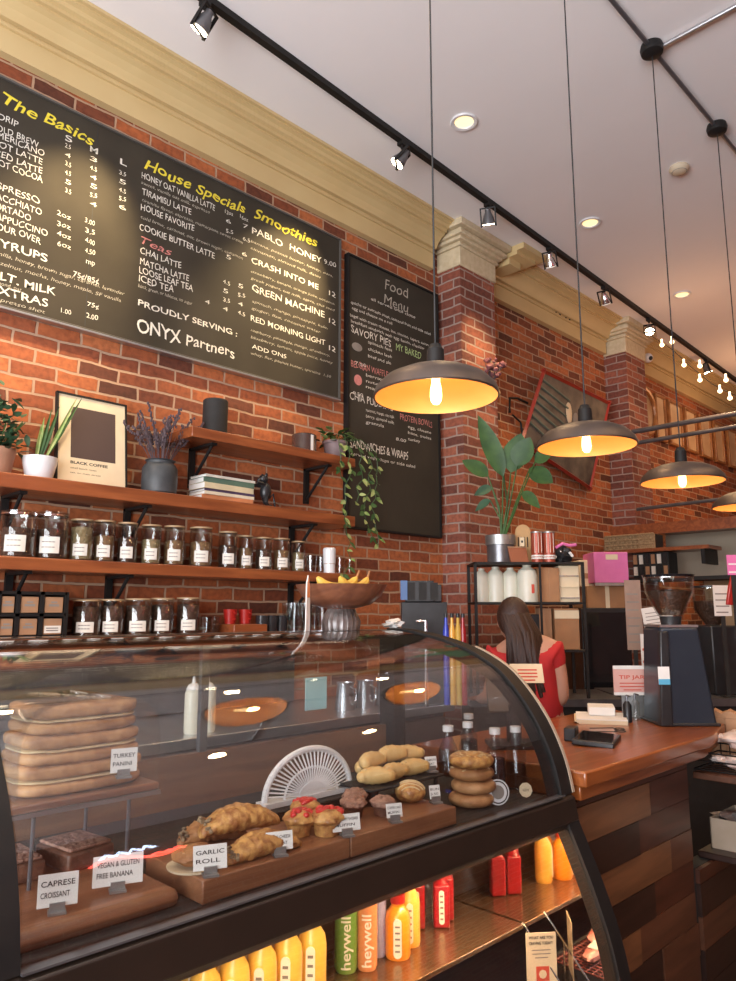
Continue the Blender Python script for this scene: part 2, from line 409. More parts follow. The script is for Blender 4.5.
# cornice: (x out of wall, z) profile, swept along y
CP = [(0, H-.31), (.045, H-.31), (.045, H-.195), (.06, H-.195), (.06, H-.18), (.05, H-.175), (.05, H-.165), (.075, H-.165), (.08, H-.15), (.095, H-.125), (.125, H-.10), (.15, H-.09), (.15, H-.078), (.17, H-.078), (.17, H-.06), (.19, H-.055), (.195, H-.035), (.215, H-.03), (.215, H-.018), (.235, H-.018), (.235, H-.001), (0, H-.001)]
PY0, PY1, PX = 3.93, 4.34, .20       # first brick pilaster
struct(MB().prism(CP, Y0, PY0-.10, 'y').build('trim_1', CREAM, smooth=12))
CP2 = [(x*1.1, z+.02 if z < H-.05 else z) for x, z in CP]
struct(MB().prism(CP2, PY1+.02, 6.38, 'y').build('trim_2', CREAM, smooth=25))
struct(MB().prism(CP2, 6.85, Y1, 'y').build('trim_3', CREAM, smooth=25))
struct(MB().box(0, PX, PY0, PY1, 0, H-.30).build('brick_pilaster', BRICKD))
def capital(y0, y1, px, name):
    c = MB()
    for a, b, e in ((.30, .16, .012), (.16, .145, .03), (.145, .125, .02), (.125, .10, .05), (.10, .07, .075), (.07, .05, .06), (.05, .001, .10)):
        c.box(0, px+e, y0-e, y1+e, H-a, H-b)
    return struct(c.build(name, CAPM, bevel=.006))
capital(PY0, PY1, PX, 'trim_4')
struct(MB().box(0, .22, 6.42, 6.82, 0, H-.30).build('brick_pilaster', BRICKD))
capital(6.42, 6.82, .22, 'trim_5')
# entablature that juts out beyond the first pilaster over the recess
struct(MB().box(0, .40, PY1+.111, PY1+.42, H-.045, H-.001).box(0, .34, PY1+.111, PY1+.36, H-.075, H-.045).box(0, .27, PY1+.111, PY1+.26, H-.13, H-.075).build('trim_6', CREAM, smooth=25))

# ---------------------------------------------------------------- mezzanine at the back
MY = 6.43
struct(MB().box(.30, 3.5, MY+.42, MY+.50, 1.70, 2.12).build('wall_mezzanine', BEIGEW))
struct(MB().box(.0, 3.5, MY-.05, Y1, 2.12, 2.17).build('floor_mezzanine', BOARDW))
struct(MB().box(.0, 3.5, MY-.07, MY-.05, 2.09, 2.185).build('trim_7', SHELFW))
rail = thing('guard_rail', 'dark metal pipe guard rail along the edge of the upper balcony', 'railing', (0, MY-.01, 2.17))
za, zb = 3.05-2.17, 2.94-2.17
MB().tube((.24, 0, za), (3.4, 0, za), .024).build('top_rail', DSTEEL, rail)
MB().tube((.24, 0, zb), (3.4, 0, zb), .02).build('middle_rail', DSTEEL, rail)
MB().tube((.24, 0, .16), (3.4, 0, .22), .016).build('bottom_rail', DSTEEL, rail)
for x in (1.75, 3.38): MB().tube((x, 0, 0), (x, 0, za), .02).build('post', DSTEEL, rail)
# mirrors and pictures on the brick wall above the balcony
def frame_on_wall(name, label, cat, y0, y1, z0, z1, m, inner, bw=.05, group=None, tilt=0):
    t = thing(name, label, cat, (.0, (y0+y1)/2, z0), 0, group); w_ = (y1-y0)/2; h_ = z1-z0
    b = MB().box(.003, .04, -w_, w_, 0, bw).box(.003, .04, -w_, w_, h_-bw, h_).box(.003, .04, -w_, -w_+bw, bw, h_-bw).box(.003, .04, w_-bw, w_, bw, h_-bw)
    b.build('frame', m, t, bevel=.006)
    MB().box(.006, .02, -w_+bw, w_-bw, bw, h_-bw).build('glass_front', inner, t)
    return t
a = P(645, 411, x=.03)
ov = thing('oval_mirror', 'oval gold-framed mirror on the brick wall above the balcony rail', 'mirror', (0.0, a.y, a.z))
b = MB(); n = 32
for k in range(n):
    A = k*2*PI/n; B = (k+1)*2*PI/n
    b.tube((.03, .24*math.cos(A), .24*math.sin(A)), (.03, .24*math.cos(B), .24*math.sin(B)), .028, n=8)
b.build('frame', GOLDF, ov)
MB().lathe([(0, 0), (1, 0), (1, .015), (0, .015)], n=32).xf(RX(PI/2, 4, 'Y')).xf(Matrix.Diagonal((1, .23, .23, 1))).xf(Matrix.Translation((.005, 0, 0))).build('glass_front', mat('mirror_warm', (.75, .6, .42), (.6, .42, .25), 4, .25, .5), ov)
WARMPIC = mat('warm_picture', (.80, .60, .36), (.50, .28, .13), 3, .3, coat=.4)
zt, zb_ = P(662, 396, x=.03).z, P(662, 441, x=.03).z
for i, ((u0, u1), lab) in enumerate(zip(((657, 667), (670, 683), (686, 697), (700, 711), (714, 723), (727, 736)), ('narrow gold-framed picture just right of the oval mirror', 'gold-framed picture second right of the oval mirror', 'gold-framed picture third right of the oval mirror', 'gold-framed picture fourth right of the oval mirror', 'gold-framed picture fifth right of the oval mirror', 'gold-framed picture at the right edge of the photo above the balcony'))):
    frame_on_wall('wall_picture', lab, 'picture', P(u0, 430, x=.03).y, P(u1, 430, x=.03).y, zb_, zt, GOLDF, WARMPIC, .03, 'gold frames on the balcony wall')

# below the balcony: kitchen pass and clutter in the dark
struct(MB().box(-.0, 3.6, 8.5, 8.6, 0, 2.1).build('wall_kitchen', BEIGEW))

# ================================================================ CEILING FITTINGS
def pendant(y, label, idx):
    z = P(*((435, 388), (587, 440), (684, 477), (742, 500))[idx], x=1.92).z-.026
    t = thing('pendant_lamp', label, 'lamp', (1.92, y, H-.001), 0, 'dome pendant lamps')
    zz = z-H
    MB().lathe([(0, 0), (.05, 0), (.055, -.02), (.05, -.045), (.02, -.06), (0, -.06)]).build('ceiling_canopy', BLACK, t)
    MB().tube((0, 0, -.055), (0, 0, zz+.155), .0028, n=6).build('cord', BLACKP, t)
    MB().lathe([(0, .155), (.016, .155), (.02, .145), (.024, .14), (.026, .09), (.03, .088), (.03, .075), (0, .075)], (0, 0, zz)).build('socket', BLACK, t)
    MB().lathe([(.028, .078), (.06, .075), (.10, .067), (.14, .048), (.166, .022), (.172, .0), (.176, 0), (.178, .003), (.170, .026), (.143, .054), (.102, .073), (.062, .082), (.028, .086)], (0, 0, zz), n=48).build('lamp_shade', SHADEO, t, smooth=50)
    MB().lathe([(0, .0745), (.06, .0735), (.10, .0655), (.14, .0465), (.1655, .0215), (.1715, .0005)], (0, 0, zz), n=48).build('shade_lining', SHADEI, t, smooth=50)
    b = MB().lathe([(0, -.020), (.009, -.018), (.015, -.010), (.017, .004), (.016, .025), (.012, .045), (.012, .07), (0, .07)], (0, 0, zz), n=20).build('bulb', BULB, t)
    l = light('bulb_light', 'POINT', (0, 0, zz-.03), 1.3, (1, .56, .22), .02); l.parent = t
    return t
for i, lab in enumerate(('nearest and largest grey dome pendant lamp in front of the food menu', 'dome pendant lamp hanging in front of the red-framed picture', 'third dome pendant lamp hanging below the balcony rail', 'dome pendant lamp cut off by the right edge of the photo')):
    pendant((1.555, 2.40, 3.24, 4.08)[i], lab, i)
t = thing('ceiling_conduit', 'dark metal conduit pipe joining the pendant canopies across the ceiling', 'conduit', (1.92, 2.4, H-.02))
MB().tube((0, -2.9, 0), (0, 4.2, 0), .011).build('main_pipe', DSTEEL, t)
MB().tube((0, .86, 0), (1.2, .86, 0), .011).build('branch_pipe', STEEL, t)
MB().lathe([(0, 0), (.05, 0), (.055, -.02), (.05, -.045), (0, -.05)], (.62, .86, .018)).build('junction_box', BLACK, t)

for i, (q, lab) in enumerate((((464, 121), 'lit recessed ceiling downlight nearest the top of the photo'), ((590, 222), 'lit recessed ceiling downlight right of the middle of the track'), ((682, 294), 'small lit recessed downlight farthest along the ceiling'))):
    p = P(*q, z=H)
    t = thing('recessed_downlight', lab, 'ceiling light', (p.x, p.y, H-.0005), 0, 'recessed downlights')
    MB().lathe([(.052, -.001), (.072, -.001), (.076, -.006), (.072, -.012), (.056, -.010), (.052, -.004)]).build('trim_ring', WCER, t)
    MB().lathe([(0, -.0015), (.054, -.0015), (.054, -.005), (0, -.005)]).build('lens', DISK, t)
p = P(679, 167, z=H)
t = thing('smoke_detector', 'round beige smoke detector on the ceiling', 'smoke detector', (p.x, p.y, H-.0005))
MB().lathe([(0, 0), (.055, 0), (.06, -.015), (.052, -.028), (.03, -.04), (0, -.042)]).build('housing', mat('ivory_plastic', (.62, .52, .38), (.6, .5, .36), 8, .5), t)
MB().lathe([(.040, -.034), (.044, -.034), (.044, -.031), (.040, -.031)]).build('vent_ring', GREYINK, t)

# track light
ta = P(215, 8, z=H-.03); tb = P(736, 381, z=H-.03)
tdir = (tb-ta).normalized()
t = thing('ceiling_track', 'long black lighting track running across the ceiling', 'track', (ta.x, ta.y, H))
L = (tb-ta).length
tr = MB().box(-.4, L+1.2, -.018, .018, -.035, -.001).build('rail', BLACK, t); t.rotation_euler.z = math.atan2(tdir.y, tdir.x)
def trackpt(u, v):
    r = ray(u, v); k = (H-.12-CAM.z)/r.z; q = CAM+r*k
    s = (q-ta).dot(Vector((tdir.x, tdir.y, 0))); return Vector((ta.x+tdir.x*s, ta.y+tdir.y*s, H-.035))
def spot_head(u, v, lab, lit, target):
    p = trackpt(u, v)
    t = thing('track_spotlight', lab, 'spotlight', p, 0, 'spotlights on the ceiling track')
    MB().box(-.02, .02, -.02, .02, -.02, -.0005).tube((0, 0, -.02), (0, 0, -.04), .008).build('track_adapter', BLACK, t)
    d = (Vector(target)-(p+Vector((0, 0, -.095)))).normalized()
    q = d.to_track_quat('Z', 'Y').to_matrix().to_4x4(); T = Matrix.Translation((0, 0, -.095))
    b = MB()
    for s_ in (-1, 1): b.box(s_*.048-.004, s_*.048+.004, -.008, .008, -.06, .06)
    b.box(-.052, .052, -.008, .008, -.062, -.054); b.box(-.052, .052, -.008, .008, .046, .054)
    b.xf(T @ q); b.build('bracket', BLACK, t)
    MB().lathe([(0, -.05), (.018, -.05), (.02, -.03), (.03, -.01), (.042, .03), (.044, .045), (.040, .045), (.036, .03), (.02, -.005), (0, -.01)], n=24).xf(T @ q).build('lamp_housing', CHROME if not lit else DSTEEL, t)
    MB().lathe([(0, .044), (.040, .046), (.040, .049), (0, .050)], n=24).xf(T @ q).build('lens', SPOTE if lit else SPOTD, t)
    if lit:
        l = light('spot_beam', 'SPOT', p+Vector((0, 0, -.095))+d*.06, lit, (1, .74, .38), .03, target, 48, .8)
heads = [(203, 20, 'track spotlight at the top left of the photo', 150, (.0, 1.22, 2.95)),
         (404, 155, 'track spotlight above the smoothies menu', 150, (.0, 2.45, 3.15)),
         (490, 215, 'glowing track spotlight in front of the brick pilaster', 80, (.30, 4.25, 2.9)),
         (555, 257, 'unlit track spotlight above the red-framed picture', 0, (.3, 5.3, 3.0)),
         (610, 295, 'small unlit track spotlight fifth along the track', 0, (.3, 6.4, 3.0)),
         (656, 326, 'brightest track spotlight shining toward the camera', 60, (1.0, 5.2, 2.0)),
         (704, 368, 'track spotlight among the string bulbs at the far end', 40, (.6, 8.2, 3.0))]
for h_ in heads: spot_head(*h_)
# further spots of the same track, behind the camera's left
light('track_beam', 'SPOT', (ta.x, .35, H-.15), 60, (1, .72, .36), .03, (0, .9, 2.2), 50, .8)

# string of small bulbs
sl = thing('string_lights', 'string of small warm bulbs under the far ceiling', 'string lights', (0, 0, 0))
pts = [P(u, v, y=6.0) for u, v in ((650, 335), (673, 350), (690, 366), (712, 384), (736, 396), (760, 405))]
MB().path(pts, .003, 6).build('wire', BLACKP, sl)
for u, v in ((662, 345), (684, 365), (672, 342), (700, 380), (726, 380), (720, 391), (730, 398), (700, 366)):
    q = P(u, v, y=6.0+random.uniform(-.05, .05)); MB().ball(q, .018, seg=10, rings=8).tube(q+Vector((0, 0, .014)), q+Vector((0, 0, .05)), .008, n=8).build('bulb', FAIRY, sl)
light('string_glow', 'POINT', P(700, 380, y=6.2), 7, (1, .52, .26), .3)
light('string_glow', 'POINT', (1.0, 8.3, 3.4), 14, (1, .55, .28), .3)
p = P(648, 358, x=.15)
t = thing('security_camera', 'small white security camera near the far pilaster', 'camera', p)
MB().ball((0, 0, 0), .05, seg=16, rings=10).build('dome', WCER, t); MB().ball((.035, -.02, -.015), .022, seg=12, rings=8).build('lens', BLACKP, t)
MB().tube((-.14, 0, .05), (0, 0, .02), .012).build('arm', WCER, t)

# ================================================================ MENU BOARDS
def board(name, label, y0, y1, z0, z1, fw=.02, fm=BLACK):
    t = thing(name, label, 'menu board', (0, 0, 0))
    MB().box(.004, .03, y0+.01, y1-.01, z0+.01, z1-.01).build('panel', CHALK, t)
    MB().box(.004, .042, y0, y1, z0, z0+fw).box(.004, .042, y0, y1, z1-fw, z1).box(.004, .042, y0, y0+fw, z0+fw, z1-fw).box(.004, .042, y1-fw, y1, z0+fw, z1-fw).build('frame', fm, t)
    return t
def wl(par, m, u0, v0, u1, h, s, bold=0, shear=0, name='lettering'):
    a = P(u0, v0, x=.031); b = P(u1, v0, x=.031)
    return text(s, name, m, par, Matrix.Translation((.0315, a.y, a.z)) @ WALLM, w=b.y-a.y, h=h, bold=bold*.5-.004, shear=shear, wob=.22)
BM = board('drinks_menu_board', 'wide black chalkboard drinks menu with yellow headings', .66, 2.935, 2.67, 3.71, .009, mat('board_edge', (.10, .09, .08), (.09, .08, .07), 8, .5))
MB().box(.004, .046, .66, 2.935, 2.662, 2.670).build('bottom_trim', STEEL, BM)
MB().box(.0301, .0308, 1.355, 1.358, 2.69, 3.69).build('panel_joint', INK, BM)
for s in ((2, 103, 97, .052, 'The Basics'), (144, 168, 247, .055, 'House Specials'), (253.7, 218, 318, .058, 'Smoothies')):
    wl(BM, YCHALK, s[0], s[1], s[2], s[3], s[4], .034, .25, 'yellow_heading')
A = [(-2, 119, 19, 'DRIP'), (-10, 127, 40, 'COLD BREW'), (-10, 134, 46, 'AMERICANO'), (-8, 144, 44, 'HOT LATTE'), (-8, 154, 44, 'ICED LATTE'), (-8, 163, 44, 'HOT COCOA'),
     (-9, 186, 41, 'ESPRESSO'), (-11, 196, 43, 'MACCHIATO'), (-12, 206, 32, 'CORTADO'), (-11, 216, 49, 'CAPPUCCINO'), (-8, 227, 42, 'POUR OVER')]
join([wl(BM, WCHALK, a, v, b, .030, s, .006) for a, v, b, s in A], 'menu_item')
join([wl(BM, WCHALK, a, v, b, .036, s, .03) for a, v, b, s in ((-8, 244, 48.5, 'SYRUPS'), (-12, 276, 57, 'ALT. MILK'), (-10, 291, 49, 'EXTRAS'))], 'menu_item')
join([wl(BM, SCHALK, a, v, b, .017, s, 0, .2) for a, v, b, s in ((-8, 253, 127, 'vanilla, honey, brown sugar, caramel, lavender'), (-8, 262, 123, 'hazelnut, mocha, honey, maple, SF vanilla'), (-8, 283, 22, 'almond, oat'), (-8, 299, 46, 'espresso shot'))], 'small_print')
PR = [(65, 140, 72, 'S'), (90, 151, 98, 'M'), (120, 164, 127, 'L')]
join([wl(BM, WCHALK, a, v, b, .030, s, .02) for a, v, b, s in PR], 'size_heading')
pl = []
for i, s in enumerate(('2.5', '4', '3.5', '4.5', '5', '3.5')):
    pl.append(wl(BM, WCHALK, 65, 147+i*9, 71, .022, s)); pl.append(wl(BM, WCHALK, 90, 160+i*9, 97, .022, ('3', '4.5', '4', '5', '5.5', '4')[i]))
    if i < 5: pl.append(wl(BM, WCHALK, 119, 174+i*8.5, 126, .022, ('3.5', '5', '4.5', '5.5', '6')[i]))
for i, s in enumerate(('2oz', '3oz', '4oz', '6oz')):
    pl.append(wl(BM, WCHALK, 57, 215+i*10, 71, .024, s)); pl.append(wl(BM, WCHALK, 85, 222+i*10, 95, .024, ('3.00', '3.5', '4.00', '4.50')[i]))
pl += [wl(BM, WCHALK, 86, 263, 95, .026, 'mp', .01), wl(BM, WCHALK, 73, 276, 99, .026, '75\u00a2/85\u00a2', .012), wl(BM, WCHALK, 87, 306, 99, .022, '75\u00a2', .01), wl(BM, WCHALK, 61, 312, 71, .022, '1.00'), wl(BM, WCHALK, 86, 317, 98, .024, '2.00', .01)]
join(pl, 'price')
A = [(141.5, 178, 216, 'HONEY OAT VANILLA LATTE'), (142, 194, 192, 'TIRAMISU LATTE'), (140.6, 210, 195, 'HOUSE FAVORITE'), (139, 229, 215.6, 'COOKIE BUTTER LATTE'),
     (140, 253.5, 182, 'CHAI LATTE'), (140, 264.5, 189.5, 'MATCHA LATTE'), (139, 273, 193.6, 'LOOSE LEAF TEA'), (139, 281.5, 174, 'ICED TEA')]
join([wl(BM, WCHALK, a, v, b, .034, s, .008) for a, v, b, s in A], 'menu_item')
join([wl(BM, SCHALK, a, v, b, .017, s, .004, .2) for a, v, b, s in ((141, 183.5, 211, 'sweet, vanilla oat milk, espresso'), (142, 201, 244, 'tiramisu flavor, espresso, mascarpone sweet cream'), (140.6, 218, 244, 'cold brew, caramel, oat, brown sugar, cinnamon'), (138, 287, 193, 'black, green, or hibiscus, no sugar'))], 'small_print')
wl(BM, PCHALK, 140.6, 243.5, 172, .038, 'Teas', .012, .3, 'teas_heading')
wl(BM, WCHALK, 138, 305.5, 238, .030, 'PROUDLY SERVING :', .03, 0, 'serving_line')
wl(BM, WCHALK, 136.5, 331, 181, .068, 'ONYX', .03, 0, 'roaster_name')
wl(BM, WCHALK, 186, 344, 235, .058, 'Partners', .014, 0, 'roaster_name')
pl = []
for u, v, s in ((225, 213, '12oz'), (240, 218, '16oz'), (226, 222, '6'), (243, 227, '7'), (226, 232, '5.5'), (243, 240, '6.5'), (226, 258, '5'), (242, 255, '6'), (223, 283, '4.5'), (238, 287, '5'), (223, 292, '5'), (238, 296, '5.5'), (223, 301, '3.5'), (238, 305, '4'), (223, 310, '4'), (238, 314, '4.5'), (205, 303, '4')):
    pl.append(wl(BM, WCHALK, u, v, u+4+2*len(s)/2, .022, s))
join(pl, 'price')
A = [(252, 233, 322, .038, 'PABLO  HONEY'), (251.4, 262.5, 318.7, .034, 'CRASH INTO ME'), (252, 291, 324.7, .040, 'GREEN MACHINE'), (250.7, 320.5, 325.4, .032, 'RED MORNING LIGHT'), (252, 348, 286.6, .024, 'ADD ONS')]
join([wl(BM, WCHALK, a, v, b, h, s, .014) for a, v, b, h, s in A], 'menu_item')
A = [(250.7, 242, 333, 'banana, peanut butter, honey, oats,'), (250.7, 249, 321, 'cinnamon, almond milk, dates'), (250.7, 272, 335, 'strawberry, banana, orange juice, coconut,'), (250.7, 279, 335, 'greek yogurt, oat milk, agave, chia seed'),
     (252, 302, 327.7, 'spinach, mango, pineapple, kale,'), (251.5, 309, 321, 'ginger, flax, coconut water'), (250.7, 331, 330, 'raspberry, pineapple, mango, strawberry,'), (250.7, 338, 333, 'blueberry, lemon, apple juice, honey'), (250.7, 354, 331, 'whey, flax, peanut butter, spirulina  1.50')]
join([wl(BM, SCHALK, a, v, b, .015, s, .004, .2) for a, v, b, s in A], 'small_print')
join([wl(BM, WCHALK, u, v, u1, .030, s, .012) for u, v, u1, s in ((324, 263, 336, '9.00'), (329, 295, 335.5, '12'), (329, 322.5, 335.5, '12'), (329, 350, 335.5, '12'))], 'price')

FM = board('food_menu_board', 'tall narrow black chalkboard food menu beside the brick pilaster', 2.995, 3.88, 1.90, 3.645, .012)
join([wl(FM, SCHALK, 385, 288, 408, .075, 'Food', 0, .1), wl(FM, SCHALK, 384, 303, 408, .065, 'Menu', 0, .1)], 'food_heading')
A = [(371, 300, 415, 'all served until close'), (351, 303, 430, 'quiche or avocado toast, seasonal fruit and side salad'), (352, 309, 392, 'egg and cheese on a roll'), (350, 316, 428, 'bagel with cream cheese, lox, tomato, capers, onion'), (351, 322, 424, 'breakfast sandwich with egg, bacon, cheddar'),
     (368, 343, 392, 'spinach feta'), (368, 350, 392, 'chicken leek'), (368, 357, 391, 'beef and ale'), (366, 376, 384, 'berries'), (366, 382, 384, 'nutella'), (366, 388, 384, 'maple'), (366, 411, 394, 'coconut, mango, oat milk'), (366, 417, 394, 'berry, almond milk'), (366, 423, 384, 'granola'), (408, 428, 431, 'egg, cheese'), (408, 434, 431, 'ham, swiss'), (408, 440, 420, 'turkey'), (396, 440, 406, '8.00'), (355, 364, 366, '7.50'), (353, 394, 363, '9.50')]
join([wl(FM, WCHALK, a, v, b, .020, s, .006) for a, v, b, s in A], 'small_print')
join([wl(FM, WCHALK, 351, 332, 391, .048, 'SAVORY PIES', .004), wl(FM, WCHALK, 350, 399, 393, .048, 'CHIA PUDDING', .004), wl(FM, WCHALK, 350, 447, 408, .052, 'SANDWICHES & WRAPS', .008)], 'food_item_heading')
wl(FM, GCHALK, 396, 350, 421, .048, 'MY BAKED', .004, 0, 'food_item_heading')
wl(FM, PCHALK, 351, 366, 390, .042, 'BELGIAN WAFFLES', .008, 0, 'pink_item_heading')
wl(FM, PCHALK, 400, 419, 432, .042, 'PROTEIN BOWLS', .004, 0, 'pink_item_heading')
wl(FM, WCHALK, 351, 455, 415, .020, 'served with chips or side salad', .004, 0, 'sandwich_line')
ic = P(358, 380, x=.031)
MB().lathe([(0, 0), (.034, 0), (.034, .001), (0, .001)], n=20).xf(RX(PI/2, 4, 'Y')).xf(Matrix.Translation((.0312, ic.y, ic.z))).build('waffle_drawing', PCHALK, FM)
ic = P(357, 347, x=.031)
MB().lathe([(0, 0), (.045, 0), (.045, .001), (0, .001)], n=20, sy=1, sx=.6).xf(RX(PI/2, 4, 'Y')).xf(Matrix.Translation((.0312, ic.y, ic.z))).build('pie_drawing', GREYINK, FM)

# ================================================================ SHELVES ON THE BRICK WALL
def shelf(label, y0, y1, ztop, depth, th, brk):
    t = thing('wall_shelf', label, 'shelf', (0, 0, ztop), 0, 'wooden wall shelves')
    MB().box(.002, depth, y0, y1, -th, 0).build('shelf_board', SHELFW, t, bevel=.004)
    for yb in brk:
        MB().box(.002, .02, yb-.015, yb+.015, -th-.20, -th).box(.002, depth-.04, yb-.015, yb+.015, -th-.012, -th).build('bracket', BLACK, t)
        k = kids(t)[-1]
        MB().tube((.012, yb, -th-.18), (depth-.06, yb, -th-.01), .008, n=8).build('brace', BLACK, k)
    return t
Z1, Z2, Z3, Z4 = 2.265, 1.935, 1.615, 1.305
shelf('short wooden shelf just under the drinks menu', 1.80, 2.86, Z1, .25, .05, (1.95, 2.7))
shelf('long wooden shelf holding plants, a framed print and books', .2, 2.86, Z2, .25, .058, (1.08, 1.62, 2.6))
shelf('long wooden shelf holding the upper row of glass jars', .2, 2.86, Z3, .25, .05, (1.12, 1.55, 2.6))
t = thing('back_counter', 'long wooden-topped back counter along the brick wall', 'counter', (0, 0, 0))
MB().box(.002, .30, -.4, 2.62, Z4-.03, Z4).build('hutch_board', SHELFW, t, bevel=.004)
MB().box(.002, .03, -.4, 2.62, .94, Z4-.03).build('hutch_back', DSTEEL, t)
MB().box(.002, .70, -.4, 3.15, .90, .94).build('worktop', STEEL, t, bevel=.004)
MB().box(.002, .64, -.4, 3.13, .0, .90).build('cabinet_body', DSTEEL, t)
for i in range(5):
    d = MB().box(.641, .66, -.36+i*.70, .32+i*.70, .12, .87).build('cabinet_door', STEEL, t, bevel=.003)
    MB().tube((.685, .25+i*.70, .45), (.685, .25+i*.70, .70), .008, n=8).tube((.66, .25+i*.70, .46), (.685, .25+i*.70, .46), .006, n=8).tube((.66, .25+i*.70, .69), (.685, .25+i*.70, .69), .006, n=8).build('door_handle', BLACK, d)

BAMBOO = mat('bamboo_lid', (.50, .33, .18), (.42, .27, .14), 20, .5)
def inklines(par, M, w, h, n, m=GREYINK, name='print'):
    b = MB()
    for i in range(n):
        ww = w*(.85 if i < n-1 else .6); z = h*(.85-.75*i/max(1, n-1)) if n > 1 else h*.5
        b.box(-ww/2, ww/2, 0, .0006, z-h*.05, z+h*.05)
    return b.xf(M).build(name, m, par)
# ---- jars
def jar(label, loc, r, h, fill, fillh, group, kind=0, rz=R(62)):
    """kind 0: glass canister with thin steel rim; 1: big clamp jar with domed lid"""
    t = thing('glass_jar', label, 'jar', loc, rz, group)
    th = .003
    MB().lathe([(0, .0), (r*.96, 0), (r, .006), (r, h*.86), (r*.92, h*.93), (r*.92, h*.96), (r*.92-th, h*.96), (r*.92-th, h*.92), (r-th, h*.85), (r-th, .008), (0, .008)], n=28).build('jar_body', JARG, t)
    if fill: MB().lathe([(0, .009), (r-.006, .009), (r-.006, h*fillh), (r*.5, h*fillh+.004), (0, h*fillh+.002)], n=24).build('contents', fill, t)
    if kind: MB().lathe([(0, h*.93), (r*.98, h*.93), (r, h*.95), (r, h*.98), (r*.8, h), (0, h)], n=28).build('jar_lid', JARG, t); MB().lathe([(r*.97, h*.90), (r*1.02, h*.90), (r*1.02, h*.93), (r*.97, h*.93)], n=28).build('clamp_ring', CHROME, t)
    else: MB().lathe([(0, h*.955), (r*.96, h*.955), (r*.98, h*.96), (r*.98, h*.99), (r*.94, h), (0, h)], n=28).build('jar_lid', BAMBOO, t)
    # label: a curved patch facing -y (towards the room)
    b = MB(); n = 8; a0 = -PI/2-.62; a1 = -PI/2+.62; z0, z1 = h*.12, h*(.40 if not kind else .46)
    vs = [[b.bm.verts.new(((r+o)*math.cos(a0+(a1-a0)*i/n), (r+o)*math.sin(a0+(a1-a0)*i/n), z)) for i in range(n+1)] for o, z in ((.0006, z0), (.0006, z1))]
    for i in range(n): b.bm.faces.new((vs[0][i], vs[0][i+1], vs[1][i+1], vs[1][i]))
    lb = b.build('jar_label', LABEL, t)
    bb = MB()
    for zf in (.36, .68):
        zz = z0+(z1-z0)*zf
        for i in range(4):
            a = -PI/2-.36+i*.2; bb.box(-.17*r*.5, .17*r*.5, -.0005, .0005, zz-.0018, zz+.0018, rot=Matrix.Translation(((r+.001)*math.cos(a), (r+.001)*math.sin(a), 0)) @ RX(a+PI/2, 4, 'Z') @ Matrix.Translation((0, 0, 0)))
    bb.build('label_print', GREYINK, lb)
    return t
TEA1 = mat('dark_tea', (.06, .03, .02), (.12, .06, .035), 80, .9, bump=1); TEA2 = mat('herbal_tea', (.22, .11, .05), (.34, .2, .09), 80, .9, bump=1)
TEA3 = mat('pale_herb', (.45, .33, .18), (.3, .22, .1), 80, .9, bump=1); TEA4 = mat('red_rooibos', (.28, .08, .03), (.18, .05, .02), 80, .9, bump=1)
J = [(16, 33, 515, 558), (50, 31, 516, 559), (80, 23, 524, 561), (103, 21, 525, 562), (126, 20, 527, 563), (150, 20, 530, 565), (173, 21, 531, 566), (200, 23, 533, 568), (227, 19, 537, 569), (245, 15, 541, 570), (263, 17, 543, 571), (281, 17, 544, 572), (298, 14, 546, 572)]
JL = ['big clamp jar at the left end of the upper jar row', 'big clamp jar second from the left in the upper jar row', 'jar third from the left in the upper jar row, with a tall pale label', 'jar of brown leaves, fourth from the left in the upper row', 'fifth glass jar from the left in the upper row',
      'sixth glass jar from the left in the upper row', 'seventh glass jar from the left, last of the close group', 'eighth glass jar, just below the books', 'ninth glass jar from the left with dark contents, upper row', 'tenth glass jar from the left in the upper row', 'eleventh glass jar from the left, dark contents', 'twelfth glass jar from the left in the upper row', 'last and smallest labelled jar of the upper row, beside the glasses']
fills = [TEA1, TEA1, TEA3, TEA2, TEA1, TEA3, TEA2, TEA2, TEA1, TEA2, TEA1, TEA2, TEA3]
def scale_at(p): return FPX/((p-CAM).dot(Vector((-math.sin(YAW), math.cos(YAW), 0))))*1.0
for i, (u, wpx, v0, v1) in enumerate(J):
    p = P(u, v1, x=.15); s = scale_at(p)
    jar(JL[i], (.15, p.y, Z3), wpx/s/2, (v1-v0+5)/s, fills[i], .62 if i != 2 else .8, 'glass jars on the upper jar shelf', 1 if i < 2 else 0)
for i, (u, wpx) in enumerate(((85, 25), (110, 22), (137, 24), (161, 21), (187, 21))):
    p = P(u, 637, x=.17); s = scale_at(p)
    jar(('glass jar right of the kraft boxes on the lowest ledge', 'second glass jar from the kraft boxes on the lowest ledge', 'middle jar of the five on the lowest ledge, with two labels', 'fourth jar from the kraft boxes on the lowest ledge', 'rightmost of the five wide jars on the lowest ledge')[i], (.17, p.y, Z4), wpx/s/2*1.1, 36/s, (TEA1, TEA1, TEA1, TEA1, TEA1)[i], .8, 'glass jars on the lowest ledge')
